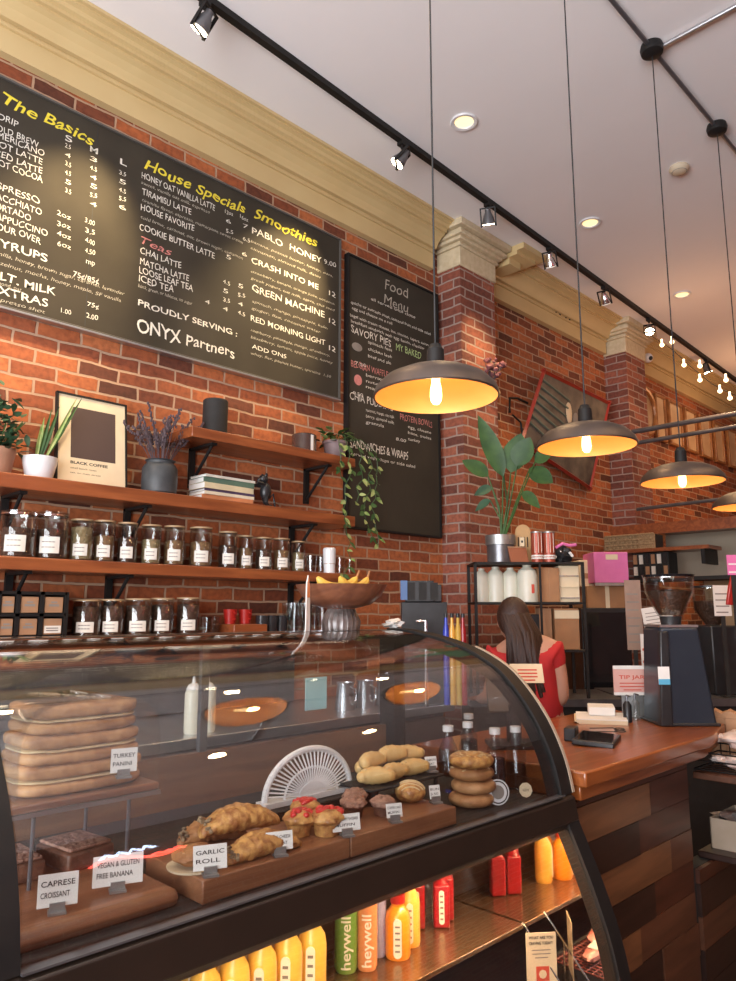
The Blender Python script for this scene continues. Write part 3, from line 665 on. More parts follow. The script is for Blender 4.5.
# kraft boxes in a black cubby rack
rk = thing('cubby_rack', 'black cubby rack holding six kraft boxes at the left edge', 'rack', (0, 0, Z4))
ya = [P(u, 615, x=.25).y for u in (-2, 17.5, 41.5, 66)]
hh = 46/scale_at(P(30, 615, x=.25))
b = MB()
for yy in ya: b.box(.06, .25, yy-.008, yy+.008, 0, hh)
for k in (0, .5, 1): b.box(.06, .25, ya[0], ya[3], k*(hh-.012), k*(hh-.012)+.012)
b.build('frame', BLACK, rk)
for r_ in range(2):
    for c_ in range(3):
        z0 = .014+r_*(hh-.012)/2; y0 = ya[c_]+.012; y1 = ya[c_+1]-.012
        t = thing('kraft_box', ('kraft box in the bottom', 'kraft box in the top')[r_]+' row of the cubby rack, '+('left', 'middle', 'right')[c_]+' column', 'box', (0, (y0+y1)/2, Z4+z0), 0, 'kraft boxes in the cubby rack')
        hb = (hh-.012)/2-.022
        MB().box(.10, .245, -(y1-y0)/2, (y1-y0)/2, 0, hb).build('carton', KRAFT, t, bevel=.002)
        if c_ == 2 and r_ == 0:
            l_ = MB().box(.2455, .2465, -(y1-y0)*.45, (y1-y0)*.45, .006, hb*.55).build('paper_label', LABEL, t)
            for zz in (.25, .4): MB().box(.2466, .2470, -(y1-y0)*.35, (y1-y0)*.3, hb*zz-.002, hb*zz+.002).build('print', GREYINK, l_)
        else:
            MB().box(.2455, .246, -.02, .02, hb*.4, hb*.55).box(.2455, .246, -.012, .012, hb*.62, hb*.72).build('stamp', GREYINK, t)

# ---- middle shelf things
def pot_profile(r0, r1, h, th=.006, rim=0):
    return [(0, 0), (r0, 0), (r0*1.02+.002, .004), (r1, h-rim), (r1+rim*.4, h-rim), (r1+rim*.4, h), (r1-th, h), (r1-th, h*.85), (0, h*.85)]
p = P(-3, 471, x=.14); s = scale_at(p)
t = thing('potted_ivy', 'bushy dark green plant in a terracotta pot at the left edge', 'potted plant', (.14, p.y, Z2))
MB().lathe(pot_profile(.045, .065, .11), n=28).build('pot', TERRA, t); MB().lathe([(0, .095), (.058, .095), (.03, .1), (0, .1)], n=20).build('soil', SOIL, t)
b = MB(); g = random.Random(3)
for i in range(150):
    a = g.uniform(0, 2*PI); e = g.uniform(-.2, 1.3); d = g.uniform(.05, .17)
    c = Vector((math.cos(a)*math.cos(e)*d*.6, math.sin(a)*math.cos(e)*d*.6, .12+max(-.02, math.sin(e)*d*1.5)))
    o = Vector((g.uniform(-1, 1), g.uniform(-1, 1), g.uniform(-.4, .8))).normalized()*g.uniform(.035, .06)
    b.leaf(c, c+o, .012, .008, (g.uniform(-.3, .3), g.uniform(-.3, .3), 1), n=4)
b.build('foliage', DLEAF, t)
b = MB()
for i in range(14):
    a = i*.45; b.path([(0, 0, .09), (.02*math.cos(a), .03*math.sin(a), .15), (.06*math.cos(a), .09*math.sin(a), .14+.01*(i % 8)+.06)], .0022, 5)
b.build('stem', LEAF, t)
p = P(39, 473, x=.15)
t = thing('potted_snake_plant', 'spiky snake plant in a white ceramic pot', 'potted plant', (.15, p.y, Z2))
MB().lathe([(0, 0), (.045, 0), (.052, .01), (.066, .07), (.068, .095), (.062, .095), (.058, .08), (0, .08)], n=32).build('pot', WCER, t)
MB().lathe([(0, .078), (.058, .078), (.03, .084), (0, .085)], n=20).build('soil', SOIL, t)
for i, (dx, dy, hh_) in enumerate(((0, .0, .22), (.01, .02, .26), (-.01, .03, .24), (.0, .05, .22), (.012, .12, .34), (-.01, .16, .36), (.0, -.01, .18), (.01, .05, .28))):
    MB().leaf((dx, -.015+dy*.2, .078), (dx*2, dy+.005, .08+hh_*.85), .008, 0, (1, 0, .0), n=8, fold=.4).build('leaf', LEAF if i % 2 else YLEAF, t)
# framed certificate
a0 = P(57, 478, x=.15); a1 = P(129, 488, x=.15); wd = a1.y-a0.y; hg = 101/scale_at(a0)
t = thing('framed_print', 'cream framed print with a dark brown square, leaning on the shelf', 'picture', (.13, (a0.y+a1.y)/2, Z2+.001))
til = RX(R(-7), 4, 'Y')
MB().box(-.012, .0, -wd/2, wd/2, 0, hg).box(0, .008, -wd/2, wd/2, 0, .008).box(0, .008, -wd/2, wd/2, hg-.008, hg).box(0, .008, -wd/2, -wd/2+.008, 0, hg).box(0, .008, wd/2-.008, wd/2, 0, hg).xf(til).build('frame', BLACK, t)
MB().box(0.0002, .002, -wd/2+.008, wd/2-.008, .008, hg-.008).xf(til).build('mat_board', CREAMP, t)
MB().box(.0022, .003, -wd*.30, wd*.33, hg*.30, hg*.86).xf(til).build('brown_square', mat('umber_print', (.075, .045, .038), (.08, .05, .042), 5, .6), t)
text('BLACK COFFEE', 'print', INK, t, til @ Matrix.Translation((.0024, -wd*.30, hg*.235)) @ WALLM, w=wd*.52, h=.012, bold=.03)
text('small batch roast', 'print', INK, t, til @ Matrix.Translation((.0024, -wd*.30, hg*.18)) @ WALLM, w=wd*.36, h=.008)
text('est. on main street', 'print', INK, t, til @ Matrix.Translation((.0024, -wd*.30, hg*.13)) @ WALLM, w=wd*.42, h=.007)
# dark vase with dried lavender
p = P(158, 488, x=.13)
t = thing('stoneware_vase', 'dark stoneware vase filled with dried lavender', 'vase', (.14, p.y, Z2))
MB().lathe([(0, 0), (.066, 0), (.078, .012), (.082, .06), (.080, .125), (.070, .142), (.062, .148), (.062, .158), (.070, .163), (.064, .163), (.056, .15), (.05, .14), (0, .138)], n=32).build('vase_body', DCER, t)
b = MB(); st = MB(); g = random.Random(9)
for i in range(46):
    a = g.uniform(0, 2*PI); l = g.uniform(.10, .25); lean = g.uniform(.1, 1.25)
    e = Vector((math.cos(a)*lean*l*.7, math.sin(a)*lean*l, .14+l)); s0 = Vector((.03*math.cos(a), .03*math.sin(a), .135))
    e.x = max(e.x, -.11)
    m_ = s0.lerp(e, .55)+Vector((0, 0, .02)); st.path([s0, m_, e], .0015, 4)
    for k in range(9):
        q = m_.lerp(e, .2+k*.1); b.ball(q+Vector((g.uniform(-.008, .008), g.uniform(-.008, .008), 0)), (.006, .006, .008), seg=6, rings=4)
st.build('stem', GREYLEAF, t); b.build('flower_heads', GREYLEAF, t)
# books lying flat + figurine
p0 = P(196, 494, x=.14); p1 = P(246, 500, x=.14)
bc = [((.30, .16, .13), 'orange book at the bottom of the flat stack', .026), ((.74, .66, .5), 'cream book second from the bottom of the stack', .015), ((.08, .05, .1), 'thin dark purple book in the middle of the stack', .012), ((.72, .62, .40), 'cream spined book below the green book', .028), ((.10, .17, .12), 'dark green book near the top of the stack', .026), ((.70, .68, .60), 'pale book topmost of the flat stack', .012)]
z = Z2; bl = (p1.y-p0.y)
for i, (c, lab, th) in enumerate(bc):
    c = c if i else (.62, .24, .10)
    t = thing('book', lab, 'book', (.13+.004*(i % 2), (p0.y+p1.y)/2+.004*((i*7) % 3), z+.0004), R((-2, 1, 0, 2, -1, 1)[i]), 'books stacked flat on the shelf')
    MB().box(-.07, .07, -bl/2, bl/2, 0, .0015).box(-.07, .07, -bl/2, bl/2, th-.0015, th).box(.0685, .0705, -bl/2, bl/2, 0, th).build('cover', mat('book_cloth_%d' % i, c, None, 20, .7), t)
    MB().box(-.066, .068, -bl/2+.003, bl/2-.004, .0018, th-.0018).build('pages', PAPER, t)
    z += th+.0008
p = P(253, 502, x=.17)
t = thing('monkey_figurine', 'small black animal figurine leaning on the stack of books', 'figurine', (.20, p.y+.055, Z2)); t.scale = (1.25, 1.25, 1.2)
MB().ball((0, 0, .065), (.022, .024, .04), seg=16, rings=12).ball((0, -.012, .118), (.018, .02, .02)).ball((0, -.03, .112), (.01, .012, .009)).path([(0, -.005, .09), (.015, -.03, .095), (.012, -.052, .098)], [.010, .008, .007]).path([(0, .0, .09), (-.015, -.028, .09), (-.012, -.05, .092)], [.010, .008, .007]).path([(.008, .0, .04), (.014, -.012, .015), (.014, .005, .004), (.014, .02, .004)], [.012, .010, .007, .006]).path([(-.008, 0, .04), (-.012, .012, .02), (-.012, .025, .004)], [.012, .010, .006]).path([(0, .02, .04), (0, .04, .06), (0, .045, .03), (0, .05, .004)], .004).build('figure_body', BLACKP, t)
for s_ in (-1, 1): MB().ball((s_*.014, -.008, .134), (.004, .007, .009), seg=8, rings=6).build('ear', BLACKP, t)
# a small plate, wood block and a dim carafe further along this shelf are hidden by the vine
# ---- top short shelf
p = P(215, 422, x=.12); s = scale_at(p)
t = thing('cylinder_speaker', 'black cylindrical speaker on the short top shelf', 'speaker', (.12, p.y, Z1))
MB().lathe([(0, 0), (.055, 0), (.062, .004), (.062, .185), (.058, .190), (0, .190)], n=32).build('fabric_body', BLACKM, t)
MB().lathe([(.062, .006), (.0635, .006), (.0635, .016), (.062, .016)], n=32).build('base_ring', BLACKP, t)
p = P(303, 443, x=.12)
t = thing('candle_jar', 'dark glass candle jar with a white strip, on the top shelf', 'candle', (.13, p.y, Z1))
MB().lathe([(0, 0), (.06, 0), (.068, .01), (.068, .105), (.062, .11), (.058, .105), (.055, .06), (0, .06)], n=28).build('jar_body', mat('smoked_glass', (.06, .035, .03), (.08, .05, .04), 10, .2, coat=.4), t)
MB().box(.0675, .0695, -.010, .008, .01, .10).build('paper_strip', PAPER, t)
p = P(335, 448, x=.14)
pv = thing('trailing_pothos', 'trailing pothos plant spilling from a mauve pot on the top shelf', 'potted plant', (.14, p.y, Z1))
MB().lathe(pot_profile(.05, .068, .105, rim=.015), n=28).build('pot', MAUVE, pv); MB().lathe([(0, .09), (.06, .09), (.03, .096), (0, .097)], n=20).build('soil', SOIL, pv)
g = random.Random(21)
vines = [((.125, -.02), .74), ((.13, .06), .34), ((.10, .17), .50), ((.12, -.08), .22), ((.11, .22), .58)]
st = MB(); lf = MB(); lf2 = MB()
for i in range(34):
    a = g.uniform(0, 2*PI); r_ = g.uniform(.02, .10); c = Vector((r_*math.cos(a)*.8, r_*math.sin(a), .10+g.uniform(0, .07)))
    (lf if i % 2 else lf2).leaf(c, c+Vector((math.cos(a)*.05, math.sin(a)*.05, g.uniform(-.02, .03))), .018, .01, n=5)
for (vx, vy), ln in vines:
    pts = [Vector((0, 0, .1)), Vector((vx*.7, vy*.6, .13)), Vector((vx, vy, .06))]; n = int(ln/.045)
    for k in range(n): pts.append(Vector((vx+g.uniform(-.01, .015), vy+g.uniform(-.02, .02)+.02*math.sin(k*.7), .06-.045*(k+1))))
    st.path(pts, .0022, 5)
    for q in pts[2:]:
        for _ in range(1+(g.random() < .4)):
            a = g.uniform(0, 2*PI); d = Vector((abs(math.cos(a))*.03, math.sin(a)*.04, g.uniform(-.04, .01)))
            (lf if g.random() < .5 else lf2).leaf(q, q+d*g.uniform(.8, 1.2), g.uniform(.010, .016), .008, (1, 0, .4), n=5)
st.build('vine_stem', LEAF, pv); lf.build('green_foliage', LEAF, pv); lf2.build('variegated_foliage', YLEAF, pv)

# ---- right end of the jar shelf: glasses, candle
for i, (u, lab) in enumerate(((311, 'small clear glass right after the last jar'), (321, 'small clear glass behind the white candle'), (340, 'small clear glass at the right end of the jar shelf'), (350, 'last small clear glass at the shelf end'))):
    p = P(u, 573, x=.14 if i % 2 else .19)
    t = thing('drinking_glass', lab, 'glass', (.14 if i % 2 else .19, p.y, Z3), 0, 'clear glasses on the jar shelf')
    MB().lathe([(0, 0), (.025, 0), (.032, .09), (.030, .09), (.023, .006), (0, .006)], n=20).build('glass_body', JARG, t)
p = P(328, 572, x=.19)
t = thing('candle_cup', 'white candle in a banded white cup under the trailing plant', 'candle', (.2, p.y, Z3))
MB().lathe([(0, 0), (.03, 0), (.032, .05), (.03, .052), (0, .05)], n=24).build('cup_base', WCER, t)
MB().lathe([(.031, .05), (.034, .05), (.034, .075), (.031, .075)], n=24).build('gold_band', GOLDF, t)
MB().lathe([(0, .052), (.034, .052), (.036, .13), (.03, .138), (0, .138)], n=24).build('cup_top', WCER, t)
# ---- lowest ledge: red cups, dark tumblers, glassware
for i, (u, lab) in enumerate(((230, 'left red cup on the lowest ledge'), (245, 'right red cup on the lowest ledge'))):
    p = P(u, 620, x=.15)
    t = thing('red_cup', lab, 'cup', (.15, p.y, Z4+.045), 0, 'red cups'); MB().lathe([(0, 0), (.026, 0), (.034, .07), (.031, .07), (.024, .005), (0, .005)], n=20).build('cup_body', RED, t)
    MB().path([(.03, .0, .055), (.05, 0, .05), (.05, 0, .025), (.028, 0, .02)], .004, 6).build('handle', RED, t)
ya_, yb_ = P(222, 630, x=.15).y, P(255, 630, x=.15).y
tag(MB().box(.05, .25, ya_, yb_, Z4+.0005, Z4+.044).build('wooden_tray', SHELFW, bevel=.003), 'flat wooden riser under the two red cups', 'tray')
for i, u in enumerate((262, 271, 281)):
    p = P(u, 634, x=.2)
    t = thing('dark_tumbler', ('leftmost', 'middle', 'rightmost')[i]+' of the three dark tumblers on the lowest ledge', 'tumbler', (.2, p.y, Z4), 0, 'dark tumblers')
    MB().lathe([(0, 0), (.03, 0), (.034, .085), (.031, .085), (.028, .006), (0, .006)], n=20).build('tumbler_body', mat('smoke_glass', (.02, .02, .022), (.03, .03, .032), 9, .12, coat=.5), t)
for i, (u, x_) in enumerate(((205, .2), (213, .14), (288, .1), (293, .22), (300, .14), (306, .22), (314, .16), (321, .24))):
    p = P(u, 634, x=x_)
    t = thing('tall_glass', ('clear beaker right of the five wide jars', 'second clear beaker beside the red cups', 'tall glass behind the dark tumblers', 'tall glass just right of the dark tumblers', 'tall glass third in the tall glass cluster', 'tall glass in front of the cluster centre', 'tall glass near the bowl stand', 'tall glass half hidden behind the bowl stand')[i], 'glass', (x_, p.y, Z4), 0, 'tall clear glasses on the lowest ledge')
    hh_ = .08 if i < 2 else .15
    MB().lathe([(0, 0), (.028, 0), (.036, hh_), (.033, hh_), (.025, .008), (0, .008)], n=20).build('glass_body', JARG, t)

# ================================================================ THE DISPLAY CASE
CY0, CY1 = .42, 1.99
UP = [(1.36, 1.345), (1.46, 1.340), (1.595, 1.318), (1.70, 1.290), (1.785, 1.255), (1.851, 1.214), (1.919, 1.145), (1.975, 1.065), (2.015, .975), (2.035, .89)]
LO = [(2.055, .815), (2.085, .75), (2.12, .67), (2.16, .56), (2.185, .45), (2.20, .33), (2.205, .20)]
def arc_sheet(prof, y0, y1, th, ny=1):
    b = MB(); n = len(prof); outer = prof; inner = []
    for i, (x, z) in enumerate(prof):
        a_ = prof[max(0, i-1)]; c_ = prof[min(n-1, i+1)]; dx, dz = c_[0]-a_[0], c_[1]-a_[1]; l = math.hypot(dx, dz)
        inner.append((x+dz/l*th, z-dx/l*th))
    return b.prism(outer+inner[::-1], y0, y1, 'y')
def smoothp(prof, k=4):
    out = []
    for i in range(len(prof)-1):
        p0 = Vector(prof[max(0, i-1)]); p1 = Vector(prof[i]); p2 = Vector(prof[i+1]); p3 = Vector(prof[min(len(prof)-1, i+2)])
        for j in range(k):
            t_ = j/k; out.append(tuple(.5*((2*p1)+(p2-p0)*t_+(2*p0-5*p1+4*p2-p3)*t_**2+(3*p1-p0-3*p2+p3)*t_**3)))
    out.append(tuple(prof[-1])); return out
UPs, LOs = smoothp(UP), smoothp(LO)
case = thing('pastry_display_case', 'curved glass pastry display case with dark brown metal frame', 'display case', (0, 0, 0))
arc_sheet(UPs, CY0+.05, CY1-.055, .004).build('upper_glass', CASEG, case, smooth=60)
arc_sheet(LOs, CY0+.05, CY1-.055, .004).build('lower_glass', CASEG, case, smooth=60)
for nm, y0, y1 in (('left_end_frame', CY0, CY0+.045), ('right_end_frame', CY1-.055, CY1)):
    b = arc_sheet([(x+.006, z+.004) for x, z in UPs], y0, y1, .05)
    b.box(1.33, 1.40, y0, y1, .0, 1.34)
    b2 = arc_sheet([(x+.006, z+.002) for x, z in [(2.04, .87)]+LOs], y0, y1, .045)
    fr = b.build(nm, BLACK, case); b2.build('lower_frame', BLACK, fr)
# top cap, middle rail, plinth, back rail
MB().box(1.28, 1.42, CY0, CY1, 1.315, 1.344).build('top_cap', BROWNCASE, case, bevel=.004)
MB().prism([(1.96, .815), (2.045, .805), (2.06, .825), (2.05, .885), (2.035, .893), (1.96, .88)], CY0, CY1, 'y').build('middle_rail', BROWNCASE, case, bevel=.003)
MB().box(2.025, 2.048, CY0+.045, CY1-.05, .8935, .897).build('glass_seat_strip', DSTEEL, case)
MB().box(1.33, 2.17, CY0, CY1, .0, .20).build('plinth', BLACK, case)
MB().box(1.36, 2.03, CY0+.045, CY1-.05, .862, .885).build('deck', BLACKM, case)
MB().box(1.335, 1.36, CY0+.045, CY1-.05, .885, 1.02).build('back_panel', wood('case_back_wood', (.20, .10, .05), (.11, .05, .025), 1, 6, .4, .2), case)
MB().box(1.335, 1.36, CY0, CY1, .20, .862).build('lower_back_panel', mat('dark_liner', (.05, .035, .025), (.045, .03, .022), 6, .4), case)
b = MB()
for yy in (1.20,): b.box(1.34, 1.356, yy-.012, yy+.012, 1.02, 1.315)
b.build('rear_mullion', DSTEEL, case)
MB().box(1.345, 1.349, CY0+.045, 1.20, 1.02, 1.315).build('rear_sliding_glass', GLASS, case)
MB().box(1.351, 1.355, 1.20, CY1-.05, 1.02, 1.315).build('rear_sliding_glass', GLASS, case)
# end panes: upper glass end, lower mirrored end (right), dark left end
ep = [(1.40, .885)]+[(x-.03, z-.03) for x, z in UPs if x > 1.45]+[(2.0, .885)]
MB().prism(ep, CY1-.035, CY1-.030, 'y').build('end_glass', GLASS, case)
MB().prism(ep, CY0+.018, CY0+.022, 'y').build('end_glass', GLASS, case)
lp = [(1.36, .20), (1.36, .86), (2.02, .86)]+[(x-.02, z) for x, z in LOs]
MB().prism(lp, CY1-.050, CY1-.040, 'y').build('mirror_end_panel', MIRROR, case)
MB().prism(lp, CY0+.014, CY0+.02, 'y').build('lower_end_panel', BLACK, case)
# a pale strip of trim on the outside of the right end
arc_sheet([(x+.008, z+.006) for x, z in UPs if x > 1.70], CY1+.001, CY1+.012, .022).build('pale_edge_trim', mat('beige_trim', (.42, .33, .24), (.38, .3, .22), 9, .5), case)
# lower shelf, rails and lamp
MB().box(1.62, 1.90, CY0+.05, CY1-.055, .512, .525).build('lower_shelf', mat('bronze_steel_shelf', (.30, .19, .11), (.25, .15, .08), 12, .25, .8), case, bevel=.002)
MB().box(1.60, 1.63, CY0+.05, CY1-.055, .515, .86).build('shelf_back_panel', mat('dark_liner_2', (.06, .04, .03), (.05, .033, .025), 6, .35), case)
MB().box(1.40, 2.14, CY0+.05, CY1-.055, .20, .23).build('lower_deck', DSTEEL, case)
MB().box(1.99, 2.01, CY0+.06, CY0+1.0, .792, .804).build('light_tube', emis('warm_tube', (1, .72, .36), 4), case)
area('case_light', (1.97, CY0+.52, .79), (0, R(-18), 0), .03, .95, 3.6, (1, .68, .32))
area('case_light_right', (1.95, CY0+1.25, .80), (0, R(-10), 0), .03, .40, 4.0, (1, .60, .32))
area('case_light_top', (1.50, CY0+.78, 1.30), (0, R(16), 0), .03, 1.4, .7, (1, .76, .52))

# ---------------------------------------------------------------- inside, upper deck
DZ = .8855
tag(MB().box(1.78, 1.985, .80, 1.165, DZ, DZ+.042).build('serving_board', BOARDW, bevel=.003), 'thick wooden serving board at the front left under the savoury rolls', 'board', 'wooden boards')
tag(MB().box(1.78, 1.985, 1.168, 1.53, DZ, DZ+.042).build('serving_board', BOARDW, bevel=.003), 'thick wooden serving board under the strawberry muffins and striped bun', 'board', 'wooden boards')
BZ = DZ+.0425
def price_card(label, loc, rz, w_=.055, h_=.035, lines=('GLUTEN FREE', 'ALMOND BITE'), tilt=-12):
    t = thing('price_card', label, 'card', loc, rz, 'price cards')
    M = RX(R(tilt), 4, 'Y')
    MB().box(-.001, .0, -w_/2, w_/2, .010, .010+h_).xf(M).build('card', PAPER, t)
    MB().box(-.012, .012, -.014, .014, 0, .004).box(-.003, .002, -.012, .012, .004, .016).build('clip_base', GLASS if False else GALV, t)
    for i, l in enumerate(lines):
        text(l, 'lettering', INK, t, M @ Matrix.Translation((.0004, -w_*.42, .010+h_*(.62-.34*i))) @ WALLM, w=w_*(.84-.12*i), h=h_*.17, bold=.01)
    return t
ROT45 = R(-35)
def at_deck(u, v, z=BZ): return P(u, v, z=z)
def cardpx(label, u, v, lines, z=BZ, w_=.055, h_=.035, rz=R(-22)):
    p = P(u, v, z=z); p.x = min(p.x, 1.975); return price_card(label, p, rz, w_, h_, lines)
cardpx('price card nearest the board corner, in front of the round scone', 238, 888, ('GARLIC', 'ROLL'), w_=.062, h_=.042)
cardpx('price card in front of the savoury rolls', 292, 860, ('HAM & CHEESE', 'CROISSANT'), w_=.055, h_=.034)
cardpx('price card in front of the strawberry muffins', 360, 840, ('STRAWBERRY RHUBARB', 'MUFFIN'), w_=.064, h_=.034)
cardpx('price card in front of the crumble muffin', 402, 824, ('COFFEE CAKE', 'MUFFIN'), w_=.040, h_=.030)
cardpx('small dark-edged price card right of the striped bun', 436, 803, ('BUN', '3.50'), w_=.030, h_=.032)
cardpx('white price card on the raised plate beside the pale tarts', 432, 772, ('LEMON', 'TART'), z=DZ+.09, w_=.035, h_=.03)
def pastry_roll(label, loc, rz, l, m, seed, wd_=.035, ht=.03):
    l *= 1.12; wd_ *= 1.12; ht *= .95
    t = thing('savoury_roll', label, 'pastry', loc, rz, 'baked savoury rolls')
    b = MB(); n = 40; sec = 20; rings = []
    for i in range(n+1):
        t_ = i/n; x = (t_-.5)*l; sc_ = math.sin(PI*min(max(t_*.94+.03, 0), 1))**.55*(1+.018*math.sin(t_*PI*17))
        yo = .012*math.sin(t_*PI)
        rings.append([b.bm.verts.new((x, yo+wd_*sc_*math.cos(k*2*PI/sec), max(.0, ht*sc_*(.9+math.sin(k*2*PI/sec)) + .006*noise.noise(Vector((i*.5, k*.6, seed)))))) for k in range(sec)])
    for i in range(n):
        for k in range(sec): b.bm.faces.new((rings[i][k], rings[i][(k+1) % sec], rings[i+1][(k+1) % sec], rings[i+1][k]))
    b.bm.faces.new(rings[0][::-1]); b.bm.faces.new(rings[-1])
    b.build('dough', m, t, smooth=60)
    b = MB(); g = random.Random(seed)
    for i in range(22): b.ball((-l*g.uniform(.40, .49), .6*wd_*g.uniform(-1, 1)*.8, g.uniform(.008, ht*1.35)), (g.uniform(.003, .006), g.uniform(.003, .006), .004), seg=6, rings=4)
    b.build('filling', FILL, t)
    return t
# u,v contact positions on the board
p = at_deck(250, 848); pastry_roll('upper long golden roll with herb filling', (p.x-.05, p.y+.01, BZ+.022), R(80), .16, PASTRY, 4, .036, .028)
p = at_deck(262, 860); pastry_roll('front golden roll with herb filling', (p.x-.02, p.y+.02, BZ), R(88), .155, PASTRY, 8, .032, .024)
p = at_deck(222, 850); pastry_roll('rear darker roll under the other two rolls', (p.x-.065, p.y+.02, BZ), R(72), .13, CRUST, 12, .032, .024)
p = at_deck(210, 875)
t = thing('flat_roll', 'round flat garlic roll at the board corner', 'pastry', (min(p.x, 1.92)-.01, p.y+.005, BZ+.006), 0)
MB().ball((0, 0, .016), (.042, .042, .017), jit=.15, seed=2, seg=28, rings=16).build('dough', CRUST, t)
b = MB(); g = random.Random(5)
for i in range(30):
    a = g.uniform(0, 6.3); r_ = g.uniform(0, .032); b.ball((r_*math.cos(a), r_*math.sin(a), .031-r_*.2), (.005, .004, .004), seg=6, rings=4)
b.build('topping', PASTRY, t)
MB().lathe([(0, -.006), (.05, -.006), (.052, -.002), (.045, -.003), (0, -.003)], n=28).build('paper_round', CREAMP, t)
def muffin(label, loc, top, r=.030, h=.034, berry=False, seed=1, dome=None):
    t = thing('muffin', label, 'muffin', loc, R(seed*37), 'muffins on the board')
    b = MB(); n = 40; pr = [(0, 0), (r*.78, 0), (r*.98, h), (0, h)]
    rings = []
    for rr, z in ((r*.76, 0), (r*.86, h*.5), (r*.98, h)):
        rings.append([b.bm.verts.new(((rr*(1+.03*(k % 2)))*math.cos(k*2*PI/n), (rr*(1+.03*(k % 2)))*math.sin(k*2*PI/n), z)) for k in range(n)])
    for i in range(2):
        for k in range(n): b.bm.faces.new((rings[i][k], rings[i][(k+1) % n], rings[i+1][(k+1) % n], rings[i+1][k]))
    b.bm.faces.new(rings[0][::-1]); b.bm.faces.new(rings[2])
    b.build('baked_base', PASTRY if berry else CHOC, t)
    MB().ball((0, 0, h), (r*1.18, r*1.18, r*.55), jit=.18, seed=seed, seg=24, rings=14).build('muffin_top', dome or top, t)
    g = random.Random(seed*11); b = MB()
    for i in range(26 if berry else 30):
        a = g.uniform(0, 6.3); q = g.uniform(0, .9)*r; z = h+r*.52*math.sqrt(max(0, 1-(q/r/1.15)**2))
        sz = g.uniform(.005, .009) if berry else g.uniform(.002, .005)
        b.ball((q*math.cos(a), q*math.sin(a), z), (sz, sz*.9, sz*.8), seg=8, rings=6)
    b.build('topping', BERRY if berry else top, t)
    return t
p = at_deck(333, 836); muffin('big strawberry-topped muffin in front', (p.x-.02, p.y, BZ), PASTRY, .033, .036, True, 1)
muffin('strawberry-topped muffin left behind the front one', (p.x-.06, p.y-.045, BZ), PASTRY, .03, .034, True, 2)
muffin('strawberry-topped muffin rearmost, behind the front one', (p.x-.115, p.y+.02, BZ), PASTRY, .03, .036, True, 3)
p = at_deck(389, 816); muffin('crumble-topped muffin behind the second small card', (p.x-.02, p.y, BZ), CRUMBLE, .026, .028, False, 4)
muffin('crumble-topped chocolate muffin beside the strawberry muffins', (p.x-.06, p.y-.06, BZ), CRUMBLE, .027, .03, False, 5)
muffin('chocolate muffin rearmost of the three crumble muffins', (p.x-.11, p.y-.005, BZ), CRUMBLE, .027, .03, False, 6)
p = at_deck(415, 803)
t = thing('striped_bun', 'round golden bun with pale icing stripes', 'pastry', (p.x-.025, p.y+.01, BZ))
MB().ball((0, 0, .022), (.040, .040, .026), jit=.06, seed=3, seg=28, rings=16).build('dough', PASTRY, t)
b = MB()
for k in range(-3, 4):
    y_ = k*.010; w_ = math.sqrt(max(0, .038**2-y_**2)); b.path([(x_, y_, .022+.0265*math.sqrt(max(0, 1-(x_/.040)**2-(y_/.040)**2))) for x_ in [w_*q/6 for q in range(-6, 7)]], .0017, 6)
b.xf(RX(R(45), 4, 'Z')).build('icing_stripes', CRUMB, t)
# raised plate with pale tarts
p = P(392, 777, z=DZ+.09)
t = thing('raised_plate', 'raised black plate holding the pale tarts', 'plate', (p.x-.03, p.y+.01, DZ))
MB().box(-.085, .085, -.14, .14, .078, .085).build('plate_top', BLACKM, t, bevel=.003)
for sx in (-1, 1):
    for sy in (-1, 1): MB().tube((sx*.07, sy*.12, 0), (sx*.07, sy*.12, .078), .006, n=10).build('leg', BLACKM, t)
base = Vector((p.x-.03, p.y+.01, DZ+.0855))
tl = ['pale croissant at the left front of the raised plate', 'pale striped croissant in the middle front of the plate', 'pale croissant at the right front of the plate', 'pale croissant at the upper left of the pile', 'long pale croissant on top of the pile', 'pale croissant at the upper right of the pile', 'pale croissant at the back of the plate']
def croissant(label, loc, rz, s_=1.12):
    t = thing('pale_croissant', label, 'croissant', loc, rz, 'pale croissants on the raised plate')
    pts = []; rr = []
    for i in range(13):
        a = -1.15+2.3*i/12; pts.append((.045*s_*math.sin(a), .03*s_*(math.cos(a)-.7), .019*s_)); rr.append(s_*(.005+.014*math.cos(a*1.22)**1.0+(.0016 if i % 2 else 0)))
    MB().path(pts, rr, 14).build('dough', PASTRYL, t, smooth=60)
    b = MB()
    for i in (3, 5, 7, 9):
        q = Vector(pts[i]); b.ball((q.x, q.y, q.z+rr[i]*.86), (.0035, .011, .002), seg=8, rings=5)
    b.build('icing_stripes', CRUMB, t)
    return t
proto = croissant(tl[0], base+Vector((.05, -.09, .0)), R(60))
for i, (dx, dy, dz, rz) in enumerate(((.05, -.02, 0, 95), (.045, .06, 0, 80), (.01, -.06, .028, 100), (.005, .02, .034, 85), (.0, .085, .026, 70), (-.045, -.02, 0, 95))):
    copy_tree(proto, None, base+Vector((dx, dy, dz)), R(rz), tl[i+1])
